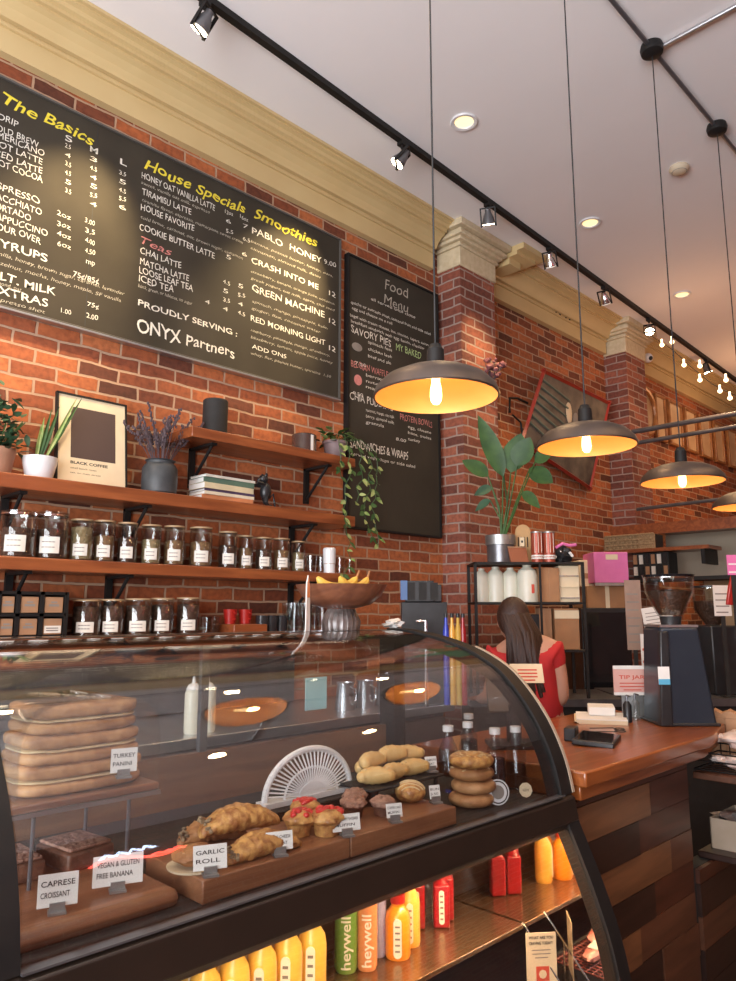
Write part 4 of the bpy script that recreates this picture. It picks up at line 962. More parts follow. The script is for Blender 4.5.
# bagel stack
p = P(473, 806, z=DZ); bx_, by_ = p.x-.01, p.y+.01
for i, (m, lab) in enumerate(((BREADM, 'plain bagel at the bottom of the stack'), (BREADM, 'plain bagel second from the bottom of the stack'), (CRUST, 'seeded bagel third from the bottom of the stack'), (PASTRY, 'cheese-topped bagel on top of the stack'))):
    t = thing('bagel', lab, 'bagel', (bx_+.003*(i % 2), by_+.004*((i*2) % 3-1), DZ+.001+i*.0335), R(i*50), 'bagels in the stack')
    MB().lathe([(.012+.022*(1-math.cos(a_)), .017-.0165*math.sin(a_)) if False else (.034+.021*math.cos(a_), .017+.0165*math.sin(a_)) for a_ in [k*2*PI/16 for k in range(17)]], n=32).build('dough', m, t, smooth=60, merge=True); t.scale = (1.13, 1.13, 1.0)
    if i >= 2:
        g = random.Random(i); b = MB()
        for k in range(60):
            a = g.uniform(0, 6.3); q = g.uniform(-.016, .016); zz = .017+.0168*math.sqrt(1-(q/.021)**2)
            b.ball(((.034+q)*math.cos(a), (.034+q)*math.sin(a), zz), (.0035, .002, .0012), rz=g.uniform(0, 3), seg=6, rings=4)
        b.build('topping', CRUMB, t)
# glass bottles
def gbottle(label, loc, h=.17, r=.028, drink=None):
    t = thing('glass_bottle', label, 'bottle', loc, 0, 'capped glass bottles in the case')
    MB().lathe([(0, 0), (r, 0), (r, h*.62), (r*.55, h*.78), (r*.42, h*.82), (r*.42, h*.93), (0, h*.93)], n=24).build('bottle_body', JARG, t)
    if drink: MB().lathe([(0, .004), (r-.003, .004), (r-.003, h*.55), (0, h*.55)], n=20).build('drink', drink, t)
    MB().lathe([(0, h*.91), (r*.56, h*.91), (r*.56, h), (0, h)], n=20).build('cap', WCER, t)
    return t
DK = mat('cold_brew', (.03, .02, .025), (.04, .025, .03), 9, .2)
gb = [(455, 797, 'capped glass bottle behind the left of the bagels', .06), (480, 795, 'capped glass bottle behind the right of the bagels', .10), (499, 797, 'capped glass bottle of dark drink right of the bagels', .02), (523, 793, 'capped clear glass bottle at the right end of the case', .02), (482, 782, 'capped glass bottle rearmost behind the bagels', .12)]
for i, (u, v, lab, back) in enumerate(gb):
    p = P(u, v, z=DZ); gbottle(lab, (p.x-back, p.y+(back if i != 3 else 0)*.8, DZ), .185, .029, DK if i in (2, 4) else None)
p = P(501, 806, z=DZ)
t = thing('round_badge_sign', 'round black and white badge standing before the dark bottle', 'sign', (p.x-.01, min(p.y, 1.84), DZ), R(-30))
Mx = RX(R(82), 4, 'Y')
MB().lathe([(0, 0), (.033, 0), (.033, .003), (0, .003)], n=32).xf(Matrix.Translation((0, 0, .034)) @ Mx).build('disc', WCER, t)
MB().lathe([(.026, .0032), (.0295, .0032), (.0295, .0036), (.026, .0036)], n=32).xf(Matrix.Translation((0, 0, .034)) @ Mx).build('ring', INK, t)
MB().lathe([(0, .0032), (.018, .0032), (.018, .0036), (0, .0036)], n=32).xf(Matrix.Translation((0, 0, .034)) @ Mx).build('centre_mark', GREYINK, t)
p = P(528, 797, z=DZ)
t = thing('scalloped_tag', 'small scalloped beige tag in front of the clear bottle', 'tag', (min(p.x, 1.99), min(p.y, 1.88), DZ), R(-30))
MB().lathe([(0, 0), (.020, 0), (.020, .003), (0, .003)], n=9).xf(Matrix.Translation((0, 0, .021)) @ RX(R(80), 4, 'Y')).build('tag_face', CREAMP, t)
text('NEW', 'lettering', INK, t, Matrix.Translation((.0042, -.010, .018)) @ RX(R(-10), 4, 'Y') @ WALLM, w=.02, h=.007)
# white slotted fan-shaped cover
p = P(310, 792, z=DZ)
q0 = P(268, 793, x=1.73); q1 = P(352, 775, x=1.73)
t = thing('slotted_cover', 'white fan-shaped slotted plastic cover behind the pastries', 'cover', (1.73, (q0.y+q1.y)/2-.01, DZ+.075), 0)
W2 = (q1.y-q0.y)/2; HT = .105
b = MB(); n = 24
for k in range(n):
    A = PI*k/n; B = PI*(k+1)/n
    for s1, s2 in ((1.0, .012),):
        b.tube((.0, W2*math.cos(A), HT*math.sin(A)), (.0, W2*math.cos(B), HT*math.sin(B)), .008, n=8)
    b.tube((.01, W2*.62*math.cos(A), HT*.60*math.sin(A)), (.01, W2*.62*math.cos(B), HT*.60*math.sin(B)), .003, n=6)
b.build('rim', WCER, t)
b = MB()
for k in range(1, 30):
    A = PI*k/30
    b.path([(.012, W2*.30*math.cos(A), HT*.25*math.sin(A)), (.012, W2*.6*math.cos(A), HT*.6*math.sin(A)), (.002, W2*.97*math.cos(A), HT*.97*math.sin(A))], .0022, 5)
b.build('ribs', WCER, t)
MB().prism([(W2*.32*math.cos(PI*k/12), HT*.28*math.sin(PI*k/12)) for k in range(13)], .005, .015, 'x').build('hub', WCER, t)
MB().box(-.02, .02, -W2-.01, W2+.01, -.012, .0).build('foot_rail', WCER, t)
tag(MB().box(1.66, 1.78, q0.y-.03, q1.y+.05, DZ, DZ+.062).build('black_riser', BLACKM, bevel=.003), 'black riser block under the white slotted cover', 'riser')
# teal card box
p = P(313, 712, x=1.36)
t = thing('blue_card', 'pale blue card hanging at the back of the case', 'card', (1.372, p.y, 1.10)); MB().box(0, .003, -.045, .045, 0, .10).build('card', TEAL, t, bevel=.001)

# ---- tiered stand with loaves at the left
tc = Vector((1.69, .665, DZ))
t = thing('tiered_stand', 'two-tier stand at the left end of the case', 'stand', tc)
MB().box(-.12, .275, -.20, .105, .0, .032).build('lower_tier', BOARDW, t, bevel=.015)
for sx, sy in ((-1, -1), (1, 1), (-1, 1), (1, -1)): MB().tube((sx*.092, sy*.092, .032), (sx*.092, sy*.092, .165), .004, n=8).build('post', DSTEEL, t)
MB().box(-.10, .105, -.14, .15, .165, .180).build('upper_tier', BOARDW, t, bevel=.004)
MB().box(-.102, .107, -.142, .152, .157, .165).build('steel_band', STEEL, t)
# clear cover
b = MB(); cp = []
for k in range(24):
    a = 2*PI*k/24; sx = .115 if math.cos(a) > 0 else -.115
cv = [(-.118, .182), (-.118, .29), (-.095, .335), (-.05, .352), (.05, .352), (.095, .335), (.118, .29), (.118, .182)]
lid = thing('bread_cover', 'clear rounded cover over the bread slices', 'cover', tc+Vector((0, .01, -.0005)))
cvs = smoothp([(a*.98, z) for a, z in cv], 3)
sh = MB(); n = len(cvs); ins = [(a*.975, .182+(z-.182)*.98) for a, z in cvs]
sh.prism([(a*1.2, z) for a, z in cvs]+[(a*1.2, z) for a, z in ins[::-1]], -.098, .100, 'x')
sh.build('cover_shell', GLASS, lid)
for i, (lab, zz, m) in enumerate((('long loaf at the bottom of the covered bread pile', .1815, BREADM), ('long loaf in the middle of the covered bread pile', .2355, BREADM), ('long loaf on top of the covered bread pile', .2895, BREADM))):
    l = thing('filled_loaf', lab, 'bread', tc+Vector((.0, .01, zz)), R(90), 'covered filled loaves')
    ll = .128-.008*i
    def slab(z0, z1, seed, sc=1.0):
        b = MB(); nx = 28; rings = []
        for q in range(7):
            f_ = q/6; zz_ = z0+(z1-z0)*f_; k_ = sc*(1-.10*abs(2*f_-1)**4)
            ring = []
            for a_ in range(nx):
                A = 2*PI*a_/nx; cx_, sy_ = math.cos(A), math.sin(A)
                X = math.copysign(abs(cx_)**.55, cx_)*ll*k_; Y = math.copysign(abs(sy_)**.55, sy_)*.090*k_
                n_ = noise.noise(Vector((X*30, Y*30, seed+zz_*40)))*.004; ring.append(b.bm.verts.new((X*(1+n_*4), Y*(1+n_*6), zz_+n_*.6)))
            rings.append(ring)
        for q in range(6):
            for a_ in range(nx): b.bm.faces.new((rings[q][a_], rings[q][(a_+1) % nx], rings[q+1][(a_+1) % nx], rings[q+1][a_]))
        b.bm.faces.new(rings[0][::-1]); b.bm.faces.new(rings[-1]); return b
    slab(.0, .022, i*3).build('bread_bottom', m, l, smooth=60); slab(.0225, .0285, i*3+1, .97).build('filling', CRUMB, l); slab(.029, .0535, i*3+2).build('bread_top', m, l, smooth=60)
price_card('tilted price card stuck on the covered loaves', (1.795, .735, 1.085), R(-15), .05, .045, ('TURKEY', 'PANINI'), 0)
# the lower tier signs
pc = P(50, 905, z=DZ+.033)
price_card('left sign card on the lower tier', (1.92, .565, DZ+.0325), R(-20), .062, .05, ('CAPRESE', 'CROISSANT', ''), -4)
price_card('right sign card on the lower tier', (1.90, .680, DZ+.0325), R(-20), .085, .05, ('VEGAN & GLUTEN', 'FREE BANANA', ''), -4)
for i, (dx, dy, lab) in enumerate(((.0, -.10, 'dark brownie slab at the left of the lower tier'), (.0, .03, 'dark brownie slab at the right of the lower tier'))):
    t = thing('brownie', lab, 'cake', tc+Vector((dx, dy, .0325)), R(8*i), 'brownies on the lower tier')
    MB().box(-.06, .06, -.05, .05, 0, .035).build('cake', CHOC, t, bevel=.006); MB().box(-.055, .055, -.045, .045, .0352, .042).build('topping', CRUMBLE, t, bevel=.003)

# ---------------------------------------------------------------- inside, lower shelf
SZ = .5255
def bottle(label, loc, m, cap, r=.026, h=.17, group=None, square=False, lab_m=YCAN, cat='juice bottle'):
    t = thing('juice_bottle', label, cat, loc, R(42), group)
    n = 4 if square else 24
    if square:
        b = MB().box(-r, r, -r, r, 0, h*.74).build('bottle_body', m, t, bevel=.006)
        MB().lathe([(r*.9, h*.738), (r*.5, h*.82), (r*.5, h*.88), (0, h*.88)], n=16).build('neck', m, t)
    else: MB().lathe([(0, 0), (r*.92, 0), (r, .008), (r, h*.62), (r*.9, h*.72), (r*.5, h*.82), (r*.5, h*.88), (0, h*.88)], n=24).build('bottle_body', m, t)
    MB().lathe([(0, h*.87), (r*.58, h*.87), (r*.58, h), (0, h)], n=18).build('cap', cap, t)
    # pill-shaped printed label facing the camera
    w_, z0, z1 = r*.32, h*.12, h*.60; pts = []
    for k in range(13): a = PI*k/12; pts.append((w_*math.cos(a), z1+w_*math.sin(a)))
    for k in range(13): a = PI+PI*k/12; pts.append((w_*math.cos(a), z0+w_*math.sin(a)))
    yb = -r-.0012
    lb = MB().prism(pts, yb, yb+.001 if square else yb+.004, 'y').build('bottle_label', lab_m, t)
    b = MB()
    for k in range(5): b.box(-w_*.6, w_*.6, yb-.0006, yb-.0001, z0+(z1-z0)*(k+.3)/5, z0+(z1-z0)*(k+.62)/5)
    b.build('label_print', GREYINK, lb)
    return t
g = random.Random(2)
YL = ['yellow juice bottle nearest the left end', 'second yellow juice bottle from the left', 'third yellow juice bottle from the left', 'fourth yellow juice bottle from the left, front row', 'yellow juice bottle next to the green can', 'yellow juice bottle in the rear row at the left', 'yellow juice bottle in the rear row second from left', 'yellow juice bottle in the rear row third from left', 'yellow juice bottle in the rear row beside the green can']
first = None
for i in range(9):
    r_ = 0 if i < 5 else 1; k = i if i < 5 else i-5
    loc = (1.80-.075*r_, .935+.072*k+.03*r_, SZ)
    if not first: first = bottle(YL[0], loc, YELLOWJ, YELLOWJ, .033, .20, 'yellow juice bottles')
    else: copy_tree(first, None, loc, None, YL[i])
def can(label, loc, m, word, h=.215, r=.029):
    t = thing('tall_drink_can', label, 'drink can', loc, 0, 'tall slim drink cans')
    MB().lathe([(0, 0), (r*.85, 0), (r, .010), (r, h-.012), (r*.9, h-.003), (0, h-.003)], n=32).build('can_body', m, t)
    MB().lathe([(r*.82, h-.004), (r*.9, h-.003), (r*.9, h), (r*.82, h)], n=32).build('rim', STEEL, t)
    if word:
        o = text(word, 'lettering', YCAN, t, Matrix.Identity(4), w=h*.60, h=.024, bold=.012)
        bm_ = bmesh.new(); bm_.from_mesh(o.data); bmesh.ops.triangulate(bm_, faces=bm_.faces[:])
        for _ in range(4):
            bmesh.ops.subdivide_edges(bm_, edges=[e for e in bm_.edges if e.calc_length() > .003], cuts=1)
            bmesh.ops.triangulate(bm_, faces=bm_.faces[:])
        bm_.to_mesh(o.data); bm_.free()
        for v in o.data.vertices:            # run up the can, wrapped round it, on the camera side
            a = R(-42)-v.co.y/r+.35; z = .012+v.co.x
            v.co = Vector(((r+.0006)*math.cos(a), (r+.0006)*math.sin(a), z))
            v.co = Vector(v.co)
        o.data.flip_normals() if False else None
    return t
can('green tall slim can with cream lettering', P(346, 970, z=SZ), GREENC, 'heywell', .20, .029)
can('orange tall slim can beside the green one', P(367, 968, z=SZ), ORANGEC, 'heywell', .20, .026)
can('lilac slim can behind the orange one', P(378, 955, z=SZ), BLUEC, None, .19, .022)
p = P(395, 955, z=SZ)
bottle('front orange juice bottle with coral cap', (p.x+.01, p.y, SZ), ORANGEJ, RED, .033, .15, 'orange juice bottles')
bottle('left orange juice bottle behind the front one', (p.x-.045, p.y-.03, SZ), ORANGEJ, RED, .03, .15, 'orange juice bottles')
bottle('right orange juice bottle with yellow cap', (p.x-.015, p.y+.075, SZ), YELLOWJ, YELLOWJ, .028, .17, 'orange juice bottles')
p = P(443, 926, z=SZ)
for i, (dx, dy, lab) in enumerate(((-.005, 0, 'front dark red juice bottle'), (-.03, .05, 'right dark red juice bottle'), (-.05, -.055, 'left dark red juice bottle'))):
    bottle(lab, (p.x+dx, p.y+dy, SZ), REDJ, RED, .023, .155, 'dark red juice bottles', True)
# sign, mesh tray, pink packs on the low deck
t = thing('standing_sign_card', 'white sign card with a red picture standing low in the case', 'sign', (2.0, 1.865, .40), R(-45+6))
MB().box(-.0015, 0, -.042, .042, 0, .150).build('card', CREAMP, t)
text('WHAT ARE YOU', 'lettering', INK, t, Matrix.Translation((.0004, -.034, .134)) @ WALLM, w=.068, h=.007, bold=.04)
text('CRAVING TODAY?', 'lettering', INK, t, Matrix.Translation((.0004, -.034, .120)) @ WALLM, w=.066, h=.007, bold=.04)
inklines(t, Matrix.Translation((.0004, 0, .085)) @ RX(PI/2, 4, 'Z'), .06, .025, 3)
MB().box(.0001, .0006, -.016, .02, .03, .066).build('red_picture', REDINK, t)
MB().lathe([(0, 0), (.011, 0), (.011, .0005), (0, .0005)], n=8).xf(Matrix.Translation((.0007, .002, .047)) @ RX(PI/2, 4, 'Y')).build('picture_motif', CREAMP, t)
MB().box(-.02, .012, -.05, .05, -.17, 0).build('stand', CLEARTUB, t)
t = thing('wire_tray', 'dark red wire tray on the low deck of the case', 'tray', (1.98, 1.64, .23))
b = MB()
for k in range(-8, 9): b.tube((-.10, k*.018, .15), (.10, k*.018, .15), .0022, n=5)
for k in range(-5, 6): b.tube((k*.02, -.15, .152), (k*.02, .15, .152), .0022, n=5)
b.build('mesh', mat('red_wire', (.22, .04, .03), (.18, .03, .025), 9, .4, .3), t)
MB().box(-.10, -.09, -.15, .15, 0, .155).box(.09, .10, -.15, .15, 0, .155).build('legs', BLACKM, t)
for i, (u_, v_, lab) in enumerate(((600, 932, 'pink meat pack on the wire tray, nearer the mirrored end'), (596, 950, 'pink meat pack on the wire tray, second from the mirrored end'))):
    q = P(u_, v_, z=.40)
    t = thing('meat_pack', lab, 'food package', (min(q.x, 2.04), 2*1.94-q.y, .386), R(80), 'pink meat packs'); MB().ball((0, 0, .014), (.085, .026, .014), seg=20, rings=10, jit=.2, seed=i).build('pack', PINKPK, t)
    MB().box(-.03, .03, -.015, .015, .0265, .0285).build('pack_label', LABEL, t)
t = thing('wire_divider', 'thin chrome wire divider beside the sign', 'divider', (1.95, 1.885, .23))
MB().path([(.17, 0, .0), (.17, .0, .12), (-.02, 0, .32)], .0025, 8).build('wire', CHROME, t)
MB().path([(0.04, 0, .0), (0.04, .0, .26)], .0025, 8).build('upright', CHROME, t)

# ---- on top of the case
p = P(342, 633, x=1.36)
t = thing('fruit_bowl', 'shallow wooden bowl of bananas on top of the display case', 'bowl', (1.355, p.y, 1.345))
MB().lathe([(0, .072), (.05, .072), (.10, .085), (.135, .115), (.155, .150), (.149, .150), (.125, .118), (.08, .095), (0, .088)], n=40).build('bowl_body', BOWLW, t)
t2 = thing('ribbed_glass_stand', 'ribbed glass dish under the wooden fruit bowl', 'stand', (1.355, p.y, 1.3445))
b = MB(); n = 48; rr = ((.060, 0), (.064, .03), (.050, .060), (.044, .071))
rings = [[b.bm.verts.new((r_*(1+.05*(k % 2))*math.cos(k*2*PI/n), r_*(1+.05*(k % 2))*math.sin(k*2*PI/n), z_)) for k in range(n)] for r_, z_ in rr]
for i in range(3):
    for k in range(n): b.bm.faces.new((rings[i][k], rings[i][(k+1) % n], rings[i+1][(k+1) % n], rings[i+1][k]))
b.bm.faces.new(rings[0][::-1]); b.bm.faces.new(rings[3])
b.build('ribbed_body', mat('ribbed_glass', (.06, .045, .04), (.16, .13, .12), 30, .3, .1, coat=.3), t2)
for i, (dx, dy, rz, lab) in enumerate(((.0, -.02, 70, 'banana lying left in the wooden bowl'), (.03, .03, 95, 'banana lying right in the wooden bowl with its stem up'))):
    t3 = thing('banana', lab, 'banana', (1.355+dx, p.y+dy, 1.345+.128), R(rz), 'bananas in the bowl')
    pts = [(.085*math.sin(a_), 0, .075*(1-math.cos(a_))+.0) for a_ in [-1.0+.17*k for k in range(13)]]
    MB().path([(x_, y_, z_+.012) for x_, y_, z_ in pts], [.005]+[.013+.004*math.sin(PI*k/10) for k in range(11)]+[.005], 8).build('peel', BANANA, t3)
    MB().tube((pts[-1][0], 0, pts[-1][2]+.012), (pts[-1][0]+.01, 0, pts[-1][2]+.035), .004, n=6).build('stem', CRUST, t3)
p = P(309, 630, x=1.40)
t = thing('standing_menu_card', 'thin white and orange card standing beside the fruit bowl', 'card', (1.39, p.y, 1.3445), R(20))
h_ = 55/scale_at(p)
MB().prism([(-.012, 0), (.014, 0), (.012, h_*.8), (.0, h_), (-.010, h_*.85)], 0, .003, 'x').build('card', PAPER, t)
MB().prism([(-.006, h_*.6), (.010, h_*.6), (.009, h_*.8), (.0, h_*.95)], .0032, .004, 'x').build('orange_print', ORANGEC, t)
p = P(395, 629, x=1.36)
t = thing('crumpled_napkin', 'crumpled white napkin on top of the case', 'napkin', (1.355, p.y, 1.345)); MB().ball((0, 0, .018), (.03, .035, .016), jit=.7, seed=5, seg=16, rings=10).build('napkin', PAPER, t)

# ---- behind the case on the worktop
for i, (u, lab) in enumerate(((192, 'left white squeeze bottle seen through the case glass'), (206, 'right white squeeze bottle seen through the case glass'))):
    p = P(u, 740, x=.6)
    t = thing('squeeze_bottle', lab, 'squeeze bottle', (.60, p.y, .94), 0, 'white squeeze bottles')
    MB().lathe([(0, 0), (.032, 0), (.034, .01), (.034, .15), (.028, .165), (0, .165)], n=24).build('bottle_body', MILK, t)
    MB().lathe([(.028, .165), (.03, .168), (.02, .185), (.008, .19), (.005, .215), (0, .215)], n=20).build('nozzle_cap', WCER, t)
for i, (u, lab) in enumerate(((345, 'steel tumbler left in the group behind the case'), (365, 'steel tumbler middle in the group behind the case'), (385, 'steel tumbler right in the group behind the case'))):
    p = P(u, 720, x=.5); t = thing('steel_pitcher', lab, 'pitcher', (.50, p.y, .94), 0, 'steel milk pitchers')
    MB().lathe([(0, 0), (.05, 0), (.05, .03), (.04, .11), (.043, .13), (.040, .13), (.037, .11), (0, .10)], n=24).build('pitcher_body', STEEL, t)
    MB().path([(.04, 0, .11), (.075, 0, .10), (.075, 0, .05), (.048, 0, .03)], .005, 6).build('handle', STEEL, t)
for i, (u, lab) in enumerate(((448, 'tall white paper cup stack left of the bottles, behind the case'), (470, 'tall white paper cup stack right, behind the case'))):
    p = P(u, 735, x=.75); t = thing('paper_cup_stack', lab, 'cup stack', (.62, p.y, .94), 0, 'paper cup stacks')
    b = MB()
    for k in range(9): b.lathe([(0, k*.03), (.032, k*.03), (.042, k*.03+.09), (.044, k*.03+.093), (0, k*.03+.093)], n=20)
    b.build('cups', PAPER, t)

# espresso corner left of the pilaster shelf (400..480, 580..632)
p = P(425, 632, d=3.9)
t = thing('black_organizer', 'black countertop organiser with a blue-lit dispenser on the back counter', 'organiser', (p.x, p.y, .94), R(45))
MB().box(-.12, .12, .02, .12, .0, .52).build('cabinet', BLACKP, t, bevel=.004)
MB().box(-.10, .05, .0, .06, .52, .63).box(.05, .09, -.0, .05, .52, .61).build('device_stack', BLACKP, t, bevel=.004)
MB().box(-.125, -.09, -.01, .02, .53, .63).build('blue_panel', mat('blue_plastic', (.08, .16, .35), (.07, .14, .3), 9, .4), t)
for k in range(3): MB().box(-.09+.06*k, -.05+.06*k, -.004, .0, .53, .62).build('cup_button', BLACKM, t)
MB().tube((-.0, -.06, .0), (-.0, -.06, .42), .010).tube((-.0, -.06, .42), (-.05, -.06, .42), .008).build('chrome_pole', CHROME, t)
for i, (u, m, lab) in enumerate(((446, BLUEL, 'blue bottle among the syrup bottles'), (452, YELLOWJ, 'yellow-labelled syrup bottle beside the blue bottle'), (458, BANANA, 'second yellow syrup bottle'), (463, REDJ, 'dark red syrup bottle'))):
    p = P(u, 628, d=3.9); t = thing('syrup_bottle', lab, 'bottle', (p.x, p.y, .94), 0, 'syrup bottles')
    MB().lathe([(0, 0), (.016, 0), (.016, .37), (.008, .41), (.008, .44), (0, .44)], n=16).build('bottle_body', m if i else mat('blue_glass_bottle', (.05, .08, .6), (.04, .06, .5), 9, .2), t)
    MB().lathe([(0, .439), (.010, .439), (.010, .46), (0, .46)], n=12).build('cap', BLACKP, t)

# ---------------------------------------------------------------- black shelf unit with milk jugs
F45 = R(45)
o0 = P(475, 562, d=4.2)
unit = thing('wire_shelf_unit', 'black metal shelf unit holding milk jugs and brown boxes', 'shelf unit', (o0.x, o0.y, .94), F45)
t = thing('staff_counter', 'steel side counter behind the case below the wire shelf', 'counter', (o0.x, o0.y, 0), R(45))
MB().box(-.05, .80, -.05, .50, .90, .9395).build('worktop', DSTEEL, t); MB().box(-.03, .78, -.03, .48, 0, .90).build('cabinet_body', BLACKM, t)
UW = 107/scale_at(o0); TOPZ = o0.z-.94
def zpx(v, d=4.2): return P(500, v, d=d).z
levels = [TOPZ, zpx(602)-.94, zpx(650)-.94]
for x_ in (0, UW):
    for y_ in (0, .28): MB().box(x_-.008, x_+.008, y_-.008, y_+.008, 0, TOPZ).build('upright', BLACK, unit)
MB().box(UW*.60-.006, UW*.60+.006, -.008, .0, 0, TOPZ).build('centre_upright', BLACK, unit)
for z_ in levels: MB().box(-.008, UW+.008, -.008, .288, z_-.012, z_).build('shelf_board', BLACK, unit)
def on_unit(u, lev, d=0.0):   # position on a unit shelf
    q = P(u, 600, d=4.2+d); q.z = .94+levels[lev]; return q
WH = Vector((-math.sin(YAW), math.cos(YAW), 0))
for i, (u, lab) in enumerate(((482, 'leftmost milk jug on the black shelf unit'), (496, 'second milk jug on the black shelf unit'), (511, 'third milk jug on the black shelf unit'), (528, 'tallest front milk jug with a red mark, on the black shelf unit'))):
    p = on_unit(u, 1, .14 if i < 3 else .09); r_ = (.044, .050, .050, .060)[i]; h_ = (.195, .205, .20, .215)[i]
    t = thing('milk_jug', lab, 'jug', p, F45, 'milk jugs')
    MB().lathe([(0, 0), (r_, 0), (r_, h_*.70), (r_*.85, h_*.84), (r_*.42, h_*.93), (r_*.35, h_*.96), (0, h_*.96)], n=20).build('jug_body', MILK, t)
    MB().lathe([(0, h_*.95), (r_*.42, h_*.95), (r_*.42, h_), (0, h_)], n=14).build('cap', MILK, t)
    if i == 3: MB().box(.01, .025, -r_-.002, -r_+.003, .05, .10).build('red_mark', REDINK, t)
def boxm(name, label, cat, u, lev, wpx, hpx, m, d=.05, dep=.16, group=None, parts=None):
    p = on_unit(u, lev, d); s = scale_at(p); w_ = wpx/s; h_ = hpx/s
    t = thing(name, label, cat, p, F45, group); MB().box(-w_/2, w_/2, -.0, dep, 0, h_).build('carton', m, t, bevel=.003)
    if parts: parts(t, w_, h_)
    return t
def flap(t, w_, h_): MB().box(-w_*.02, w_*.02, -.002, .1, h_*.1, h_).build('seam', KRAFT, t)
boxm('cardboard_box', 'narrow brown cardboard box behind the shelf post', 'box', 550, 1, 20, 34, BOXB, .03, .12, None, flap)
def lines_(t, w_, h_):
    for k in range(3): MB().box(-w_*.46, w_*.46, -.012, .0, h_*(.1+.3*k), h_*(.13+.3*k)).build('packet', (SILVER, CREAMP, SILVER)[k], t)
boxm('packet_stack', 'stack of paper packets at the right of the milk shelf', 'packets', 570, 1, 20, 36, CREAMP, .06, .14, None, lines_)
boxm('kraft_bag', 'kraft paper bag on the lower shelf of the unit', 'bag', 566, 2, 24, 40, BOXB, .03, .14, None, lambda t, w_, h_: MB().box(-w_*.5, w_*.5, -.004, .0, h_*.75, h_*.95).build('folded_top', CREAMP, t))
boxm('cup_box', 'small beige box left of the kraft bag', 'box', 545, 2, 12, 40, KRAFT, .05, .1, None, flap)
boxm('black_binder', 'row of black binders on the lower unit shelf', 'binder', 532, 2, 20, 34, BLACKP, .06, .1, None, lambda t, w_, h_: MB().box(-w_*.2, w_*.1, -.002, 0, h_*.3, h_*.7).build('spine_label', LABEL, t))

# on top of the unit
p = on_unit(502, 0, .14)
t = thing('potted_bird_of_paradise', 'large-leaved bird of paradise plant in a dark banded pot', 'potted plant', p, F45)
MB().lathe([(0, 0), (.072, 0), (.078, .006), (.080, .105), (.083, .106), (.085, .165), (.079, .165), (.076, .14), (0, .14)], n=32).build('pot', DSTEEL, t)
MB().lathe([(.0835, .108), (.0865, .108), (.0885, .163), (.0855, .163)], n=32).build('tin_band', GALV, t)
MB().lathe([(0, .138), (.076, .138), (.04, .146), (0, .147)], n=20).build('soil', SOIL, t)
s = scale_at(p)
def lp_(u, v, d=0): q = P(u, v, d=4.34+d); return (Matrix.Rotation(-F45, 4, 'Z') @ (q-p))
leaves = [((503, 520), (478, 412), .046, 0, (503, 476)), ((505, 520), (462, 457), .040, .02, (488, 476)), ((506, 520), (521, 430), .062, 0, (511, 472)), ((508, 520), (530, 434), .055, -.06, (517, 466)), ((510, 520), (553, 488), .048, -.05, (530, 468)), ((512, 520), (556, 448), .04, -.1, (535, 462)), ((504, 520), (474, 492), .028, .03, (492, 488)), ((510, 520), (540, 505), .030, -.05, (522, 492)), ((506, 522), (475, 508), .022, .05, (490, 500)), ((510, 520), (498, 440), .03, .08, (503, 470))]
for i, (b0, tip, w_, dd, mid) in enumerate(leaves):
    B = lp_(b0[0], 545); M_ = lp_(*mid, dd*.5); T = lp_(*tip, dd)
    st_ = MB().path([(B.x*.3, B.y*.0, .14), (B.x*.7+M_.x*.3, M_.y*.3, .14+(M_.z-.14)*.5), M_], [.006, .005, .004], 6).build('leaf_stalk', LEAF, t)
    MB().leaf(M_, T, w_*1.25, .02 if i not in (4, 5) else -.03, (-.2, -1, .5), n=9, fold=.2).build('leaf_blade', LEAF if i not in (6, 8) else DLEAF, st_)
p = on_unit(526, 0, .16)
t = thing('round_wooden_board', 'round-topped tan wooden board leaning behind the pots', 'board', p, F45)
MB().prism([(-.045, 0), (.045, 0), (.045, .19)]+[(.045*math.cos(PI*k/12), .19+.045*math.sin(PI*k/12)) for k in range(1, 12)]+[(-.045, .19)], .02, .032, 'y').build('board_face', mat('tan_wood', (.58, .36, .16), (.48, .28, .12), 10, .5), t)
for k in range(4): MB().tube((-.03+.018*k, .016, .10), (-.03+.018*k, .016, .16), .003, n=6).build('wire_loop', BLACK, t)
p = on_unit(521, 0, .05)
t = thing('copper_tin', 'low copper-coloured tin beside the plant pot', 'tin', p, F45); MB().prism([(-.05, 0), (.055, 0), (.04, .085), (-.065, .085)], 0, .12, 'y').build('tin_body', mat('copper_card', (.34, .11, .045), (.28, .09, .04), 9, .4, .2), t, bevel=.003)
MB().prism([(-.066, .0855), (.041, .0855), (.041, .092), (-.066, .092)], -.002, .122, 'y').build('lid', KRAFT, t)
p = on_unit(524, 0, .035)
t = thing('hang_tag_card', 'small tan tag with a dark heart standing by the copper tin', 'tag', p+Vector((0, 0, .093)), F45); MB().box(-.013, .013, -.002, 0, 0, .05).build('card', CREAMP, t); MB().ball((0, -.003, .026), (.006, .001, .008), seg=10, rings=6).build('heart_mark', INK, t)
